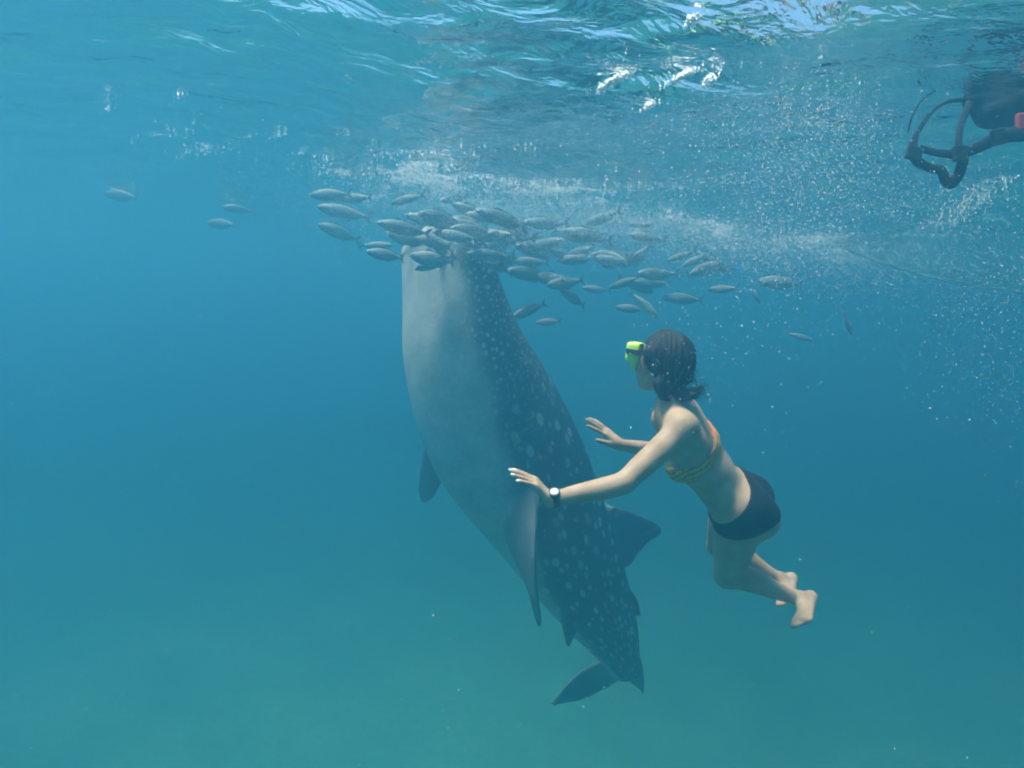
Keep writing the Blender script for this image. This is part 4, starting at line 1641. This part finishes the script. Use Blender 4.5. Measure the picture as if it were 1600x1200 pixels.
gV = gV + nrm_ * ((fbm(gV[:, 0] * 16 + 5, gV[:, 2] * 16 + gV[:, 1] * 9 + 40, 4) - 0.47) * 0.035)[:, None]
field_obj('bag_body', gV - gc, gF, m_gear, gear)


def band(name, pts, rads, d, mat=m_gear, flat=0.35):
    path = catmull([arr(x, y, d + (dz if len(q) else 0)) for x, y, dz, *q in [(p[0], p[1], p[2] if len(p) > 2 else 0.0, 1) for p in pts]], 8 * (len(pts) - 1) + 1)
    rr = np.interp(np.linspace(0, 1, len(path)), np.linspace(0, 1, len(rads)), rads)
    v, f = tube(path, rr, 10)
    # squash into a webbing strap: thin along the lens axis
    n = len(path)
    cen = np.repeat(path, 10, axis=0)
    off = v[:n * 10] - cen
    fl = (off @ F3)[:, None] * F3
    v[:n * 10] = cen + off - (1 - flat) * fl
    return mesh_obj(name, v - gc, f, mat, gear)


px_m = FPX / 2.05
band('strap', [(1660, 196), (1600, 208), (1562, 214), (1528, 230), (1500, 240), (1466, 239), (1438, 232)],
     [14 / px_m, 13 / px_m, 11 / px_m, 9 / px_m, 9 / px_m, 6 / px_m, 6 / px_m], 2.05)
band('strap', [(1450, 178, 0.06), (1434, 206, 0.02), (1427, 230), (1432, 250), (1452, 262), (1470, 266), (1478, 282), (1486, 287), (1497, 274), (1505, 248), (1498, 222), (1503, 190, 0.04), (1516, 160, 0.1)],
     [2 / px_m, 4 / px_m, 8 / px_m, 9 / px_m, 7 / px_m, 8 / px_m, 9 / px_m, 8 / px_m, 9 / px_m, 9 / px_m, 6 / px_m, 6 / px_m, 7 / px_m], 2.04)
band('strap', [(1432, 212, 0.02), (1452, 180, 0.03), (1478, 160, 0.06), (1515, 155, 0.1)], [3 / px_m, 2.6 / px_m, 2.6 / px_m, 4 / px_m], 2.06, flat=0.7)
band('cord', [(1419, 206), (1426, 180), (1444, 153, 0.02), (1478, 132, 0.04), (1520, 113, 0.08), (1560, 105, 0.14)], [1.6 / px_m] * 4, 2.08, flat=1.0)
for bx_, by_, an_b in ((1500, 240, 0.0), (1428, 240, 1.3), (1560, 214, 0.2)):
    a1 = unit(math.cos(an_b) * R3 + math.sin(an_b) * U3)
    obox('buckle', arr(bx_, by_, 2.035), (a1, unit(np.cross(F3, a1)), F3), (0.020, 0.024, 0.008), m_blk, gear, gc, 0.003)
obox('red_tag', arr(1598, 190, 2.05), (unit(R3 + 0.1 * U3), U3, F3), (0.020, 0.026, 0.008), m_red, gear, gc, 0.004)


# ---------------------------------------------------------------- bubbles, foam and specks
def icosa():
    bm = bmesh.new()
    bmesh.ops.create_icosphere(bm, subdivisions=1, radius=1.0)
    v = np.array([x.co[:] for x in bm.verts])
    f = np.array([[x.index for x in q.verts] for q in bm.faces])
    bm.free()
    return v, f


IV, IF = icosa()
br = np.random.default_rng(77)


def cloud(name, pts, rad, mat, label, squash=(0.75, 1.1)):
    n = len(pts)
    sc_ = br.uniform(squash[0], squash[1], (n, 1, 3)) * np.asarray(rad)[:, None, None]
    V = (np.asarray(pts)[:, None, :] + IV[None] * sc_).reshape(-1, 3)
    F = (IF[None] + (np.arange(n) * len(IV))[:, None, None]).reshape(-1, 3)
    o = fast_grid(name, V, F, mat, 'stuff')
    tag(o, label)
    return o


def pix_cloud(cx, cy, sx, sy, n, d0, d1, r0, r1, rot=0.0, pw=2.2):
    a = br.normal(0, 1, n) * sx
    b_ = br.normal(0, 1, n) * sy
    c_, s_ = math.cos(math.radians(rot)), math.sin(math.radians(rot))
    px = cx + a * c_ - b_ * s_
    py = cy + a * s_ + b_ * c_
    d = br.uniform(d0, d1, n)
    pts = np.array(CAM_LOC) + d[:, None] * (F3 + ((px - 800) / FPX)[:, None] * R3 - ((py - 600) / FPX)[:, None] * U3)
    r = r0 + (r1 - r0) * br.random(n) ** pw
    top = wave_z(pts[:, 0], pts[:, 1], 1) - r * 1.3
    over = pts[:, 2] > top
    pts[over, 2] = top[over] - np.abs(br.normal(0, 0.012, over.sum()))
    return pts, r


m_bub, nt, out = new_mat('air_bubble')
b = nd(nt, 'ShaderNodeBsdfPrincipled', Roughness=0.22)
b.inputs['Base Color'].default_value = (0.90, 0.92, 0.92, 1)
b.inputs['Specular IOR Level'].default_value = 0.9
oi = nd(nt, 'ShaderNodeTexCoord')
nz = nd(nt, 'ShaderNodeTexNoise', Scale=3.0)
lk(nt, oi.outputs['Object'], nz.inputs['Vector'])
r = ramp(nt, [(0.3, (0.78, 0.82, 0.82)), (0.7, (0.95, 0.96, 0.96))])
lk(nt, nz.outputs['Fac'], r.inputs['Fac'])
lk(nt, r.outputs[0], b.inputs['Base Color'])
tl = nd(nt, 'ShaderNodeBsdfTranslucent')
lk(nt, r.outputs[0], tl.inputs['Color'])
mxt = nd(nt, 'ShaderNodeMixShader')
mxt.inputs[0].default_value = 0.3
lk(nt, b.outputs[0], mxt.inputs[1])
lk(nt, tl.outputs[0], mxt.inputs[2])
lk(nt, mxt.outputs[0], out.inputs['Surface'])

# fine milky plume of the smallest bubbles below the churned surface
plume = [pix_cloud(880, 362, 170, 28, 15000, 3.3, 4.6, 0.0009, 0.0024, 5), pix_cloud(1200, 400, 170, 24, 9000, 3.0, 4.8, 0.0009, 0.0024, 6),
         pix_cloud(640, 345, 90, 28, 4500, 3.4, 4.4, 0.0009, 0.0022, 6),
         pix_cloud(860, 326, 170, 17, 14000, 4.5, 6.4, 0.0014, 0.0042, 7), pix_cloud(1240, 372, 190, 14, 6000, 4.5, 7.0, 0.0014, 0.0042, 7)]
sets = plume + [pix_cloud(1255, 245, 82, 80, 4600, 1.7, 2.9, 0.0005, 0.0027, 20),
        pix_cloud(1170, 190, 110, 45, 420, 1.7, 2.8, 0.0008, 0.0028),
        pix_cloud(1010, 165, 50, 55, 90, 1.7, 2.6, 0.0010, 0.0034),
        pix_cloud(1160, 440, 80, 75, 330, 1.5, 2.4, 0.0007, 0.0024, 30),
        pix_cloud(1095, 570, 38, 70, 110, 1.5, 2.4, 0.0007, 0.0026, 20),
        pix_cloud(1045, 562, 34, 40, 46, 2.15, 2.36, 0.0008, 0.0026),
        pix_cloud(1560, 440, 55, 80, 900, 1.4, 2.2, 0.0005, 0.0017, 10),
        pix_cloud(1545, 580, 60, 70, 420, 1.4, 2.2, 0.0005, 0.0014),
        pix_cloud(1330, 290, 150, 75, 5000, 1.6, 3.0, 0.0005, 0.0017, 8),
        pix_cloud(1380, 380, 120, 90, 900, 1.6, 2.6, 0.0005, 0.0018),
        pix_cloud(1480, 310, 120, 14, 420, 1.9, 2.4, 0.0008, 0.0026, -12),
        pix_cloud(330, 225, 120, 32, 70, 2.4, 3.2, 0.0010, 0.0040, 14),  # bubbles standing in for sun glints at the surface
        pix_cloud(1150, 650, 90, 60, 60, 1.5, 2.6, 0.0006, 0.0018)]
cloud('air_bubbles', np.vstack([s[0] for s in sets]), np.concatenate([s[1] for s in sets]), m_bub,
      'cloud of small white air bubbles drifting up on the right')

# foam: bubbles packed under the churned surface around the shark's mouth
n = 900000
fx = br.uniform(-1.9, 4.8, n)
fy = br.uniform(3.4, 9.6, n)
line = 5.15 + 0.55 * (fx + 0.8)
dens = np.exp(-((fy - line) / 1.1) ** 2) * np.clip((fx + 1.6) / 0.8, 0, 1) * np.clip((4.8 - fx) / 3.2, 0.1, 1)
nzv = fbm(fx * 1.7 + 11, fy * 2.2 + 4, 5)
nzs = fbm(fx * 6.0 + 40, fy * 9.0 + 14, 3)
keep = br.random(n) < dens * np.clip((nzv - 0.45) * 4.0, 0, 1) ** 1.4 * np.clip((nzs - 0.34) * 4.0, 0.05, 1)
fx, fy = fx[keep], fy[keep]
fdep = np.where(br.random(len(fx)) < 0.75, 0.010, 0.05)
fz = wave_z(fx, fy, 1) - 0.004 - np.abs(br.normal(0, 1, len(fx))) * fdep
frd = 0.0016 + 0.0055 * br.random(len(fx)) ** 3
fpts = np.stack([fx, fy, fz], -1)


def surf_hit(px, py):
    """Where the line of sight through a photo pixel meets the mean water surface."""
    v = F3 + ((px - 800) / FPX) * R3 - ((py - 600) / FPX) * U3
    return np.array(CAM_LOC) + v * (CAM_DEPTH / v[2])


# flecks of froth; left and top ones are added as sun glints and reflections
for px, py, sx, sy, nn in ((170, 180, 12, 2, 12), (285, 156, 10, 1, 12), (385, 212, 16, 1.5, 18), (434, 210, 14, 1.2, 20), (300, 252, 30, 5, 40), (470, 240, 12, 2, 16),
                           (255, 222, 50, 7, 40), (345, 240, 30, 6, 40), (965, 93, 26, 2.5, 260), (1068, 86, 22, 2, 150), (1112, 88, 9, 3, 80), (1020, 118, 12, 3, 40),
                           (1085, 10, 10, 3, 60), (600, 300, 40, 6, 200), (690, 296, 26, 4, 140), (1500, 322, 70, 10, 260), (1400, 385, 90, 10, 260)):
    c = surf_hit(px, py)
    a_ = br.normal(0, 0.6, (nn, 2))
    q = np.array([surf_hit(px + u * sx, py + v * sy - 0.35 * u * sx) for u, v in a_])
    q[:, 2] = wave_z(q[:, 0], q[:, 1], 1) - 0.004 - np.abs(br.normal(0, 0.004, nn))
    fpts = np.vstack([fpts, q])
    frd = np.concatenate([frd, 0.0018 + 0.0035 * br.random(nn) ** 2])
m_foam = m_bub
cloud('sea_foam', fpts, frd, m_foam, "white foam churned up at the surface above the shark's mouth", (0.6, 1.4))

# specks drifting in the water
m_speck = simple_mat('drifting_speck', (0.42, 0.36, 0.24), rough=0.9, noise=0.4, scale=2.0)
n = 420
px = br.uniform(-60, 1660, n)
py = br.uniform(380, 1260, n)
d = br.uniform(0.6, 3.2, n)
pts = np.array(CAM_LOC) + d[:, None] * (F3 + ((px - 800) / FPX)[:, None] * R3 - ((py - 600) / FPX)[:, None] * U3)
rads = (0.0004 + 0.0012 * br.random(n) ** 3) * np.clip(d, 0.6, 2.5)
cloud('drifting_specks', pts, rads, m_speck,
      'fine pale specks drifting in the water', (0.4, 1.3))
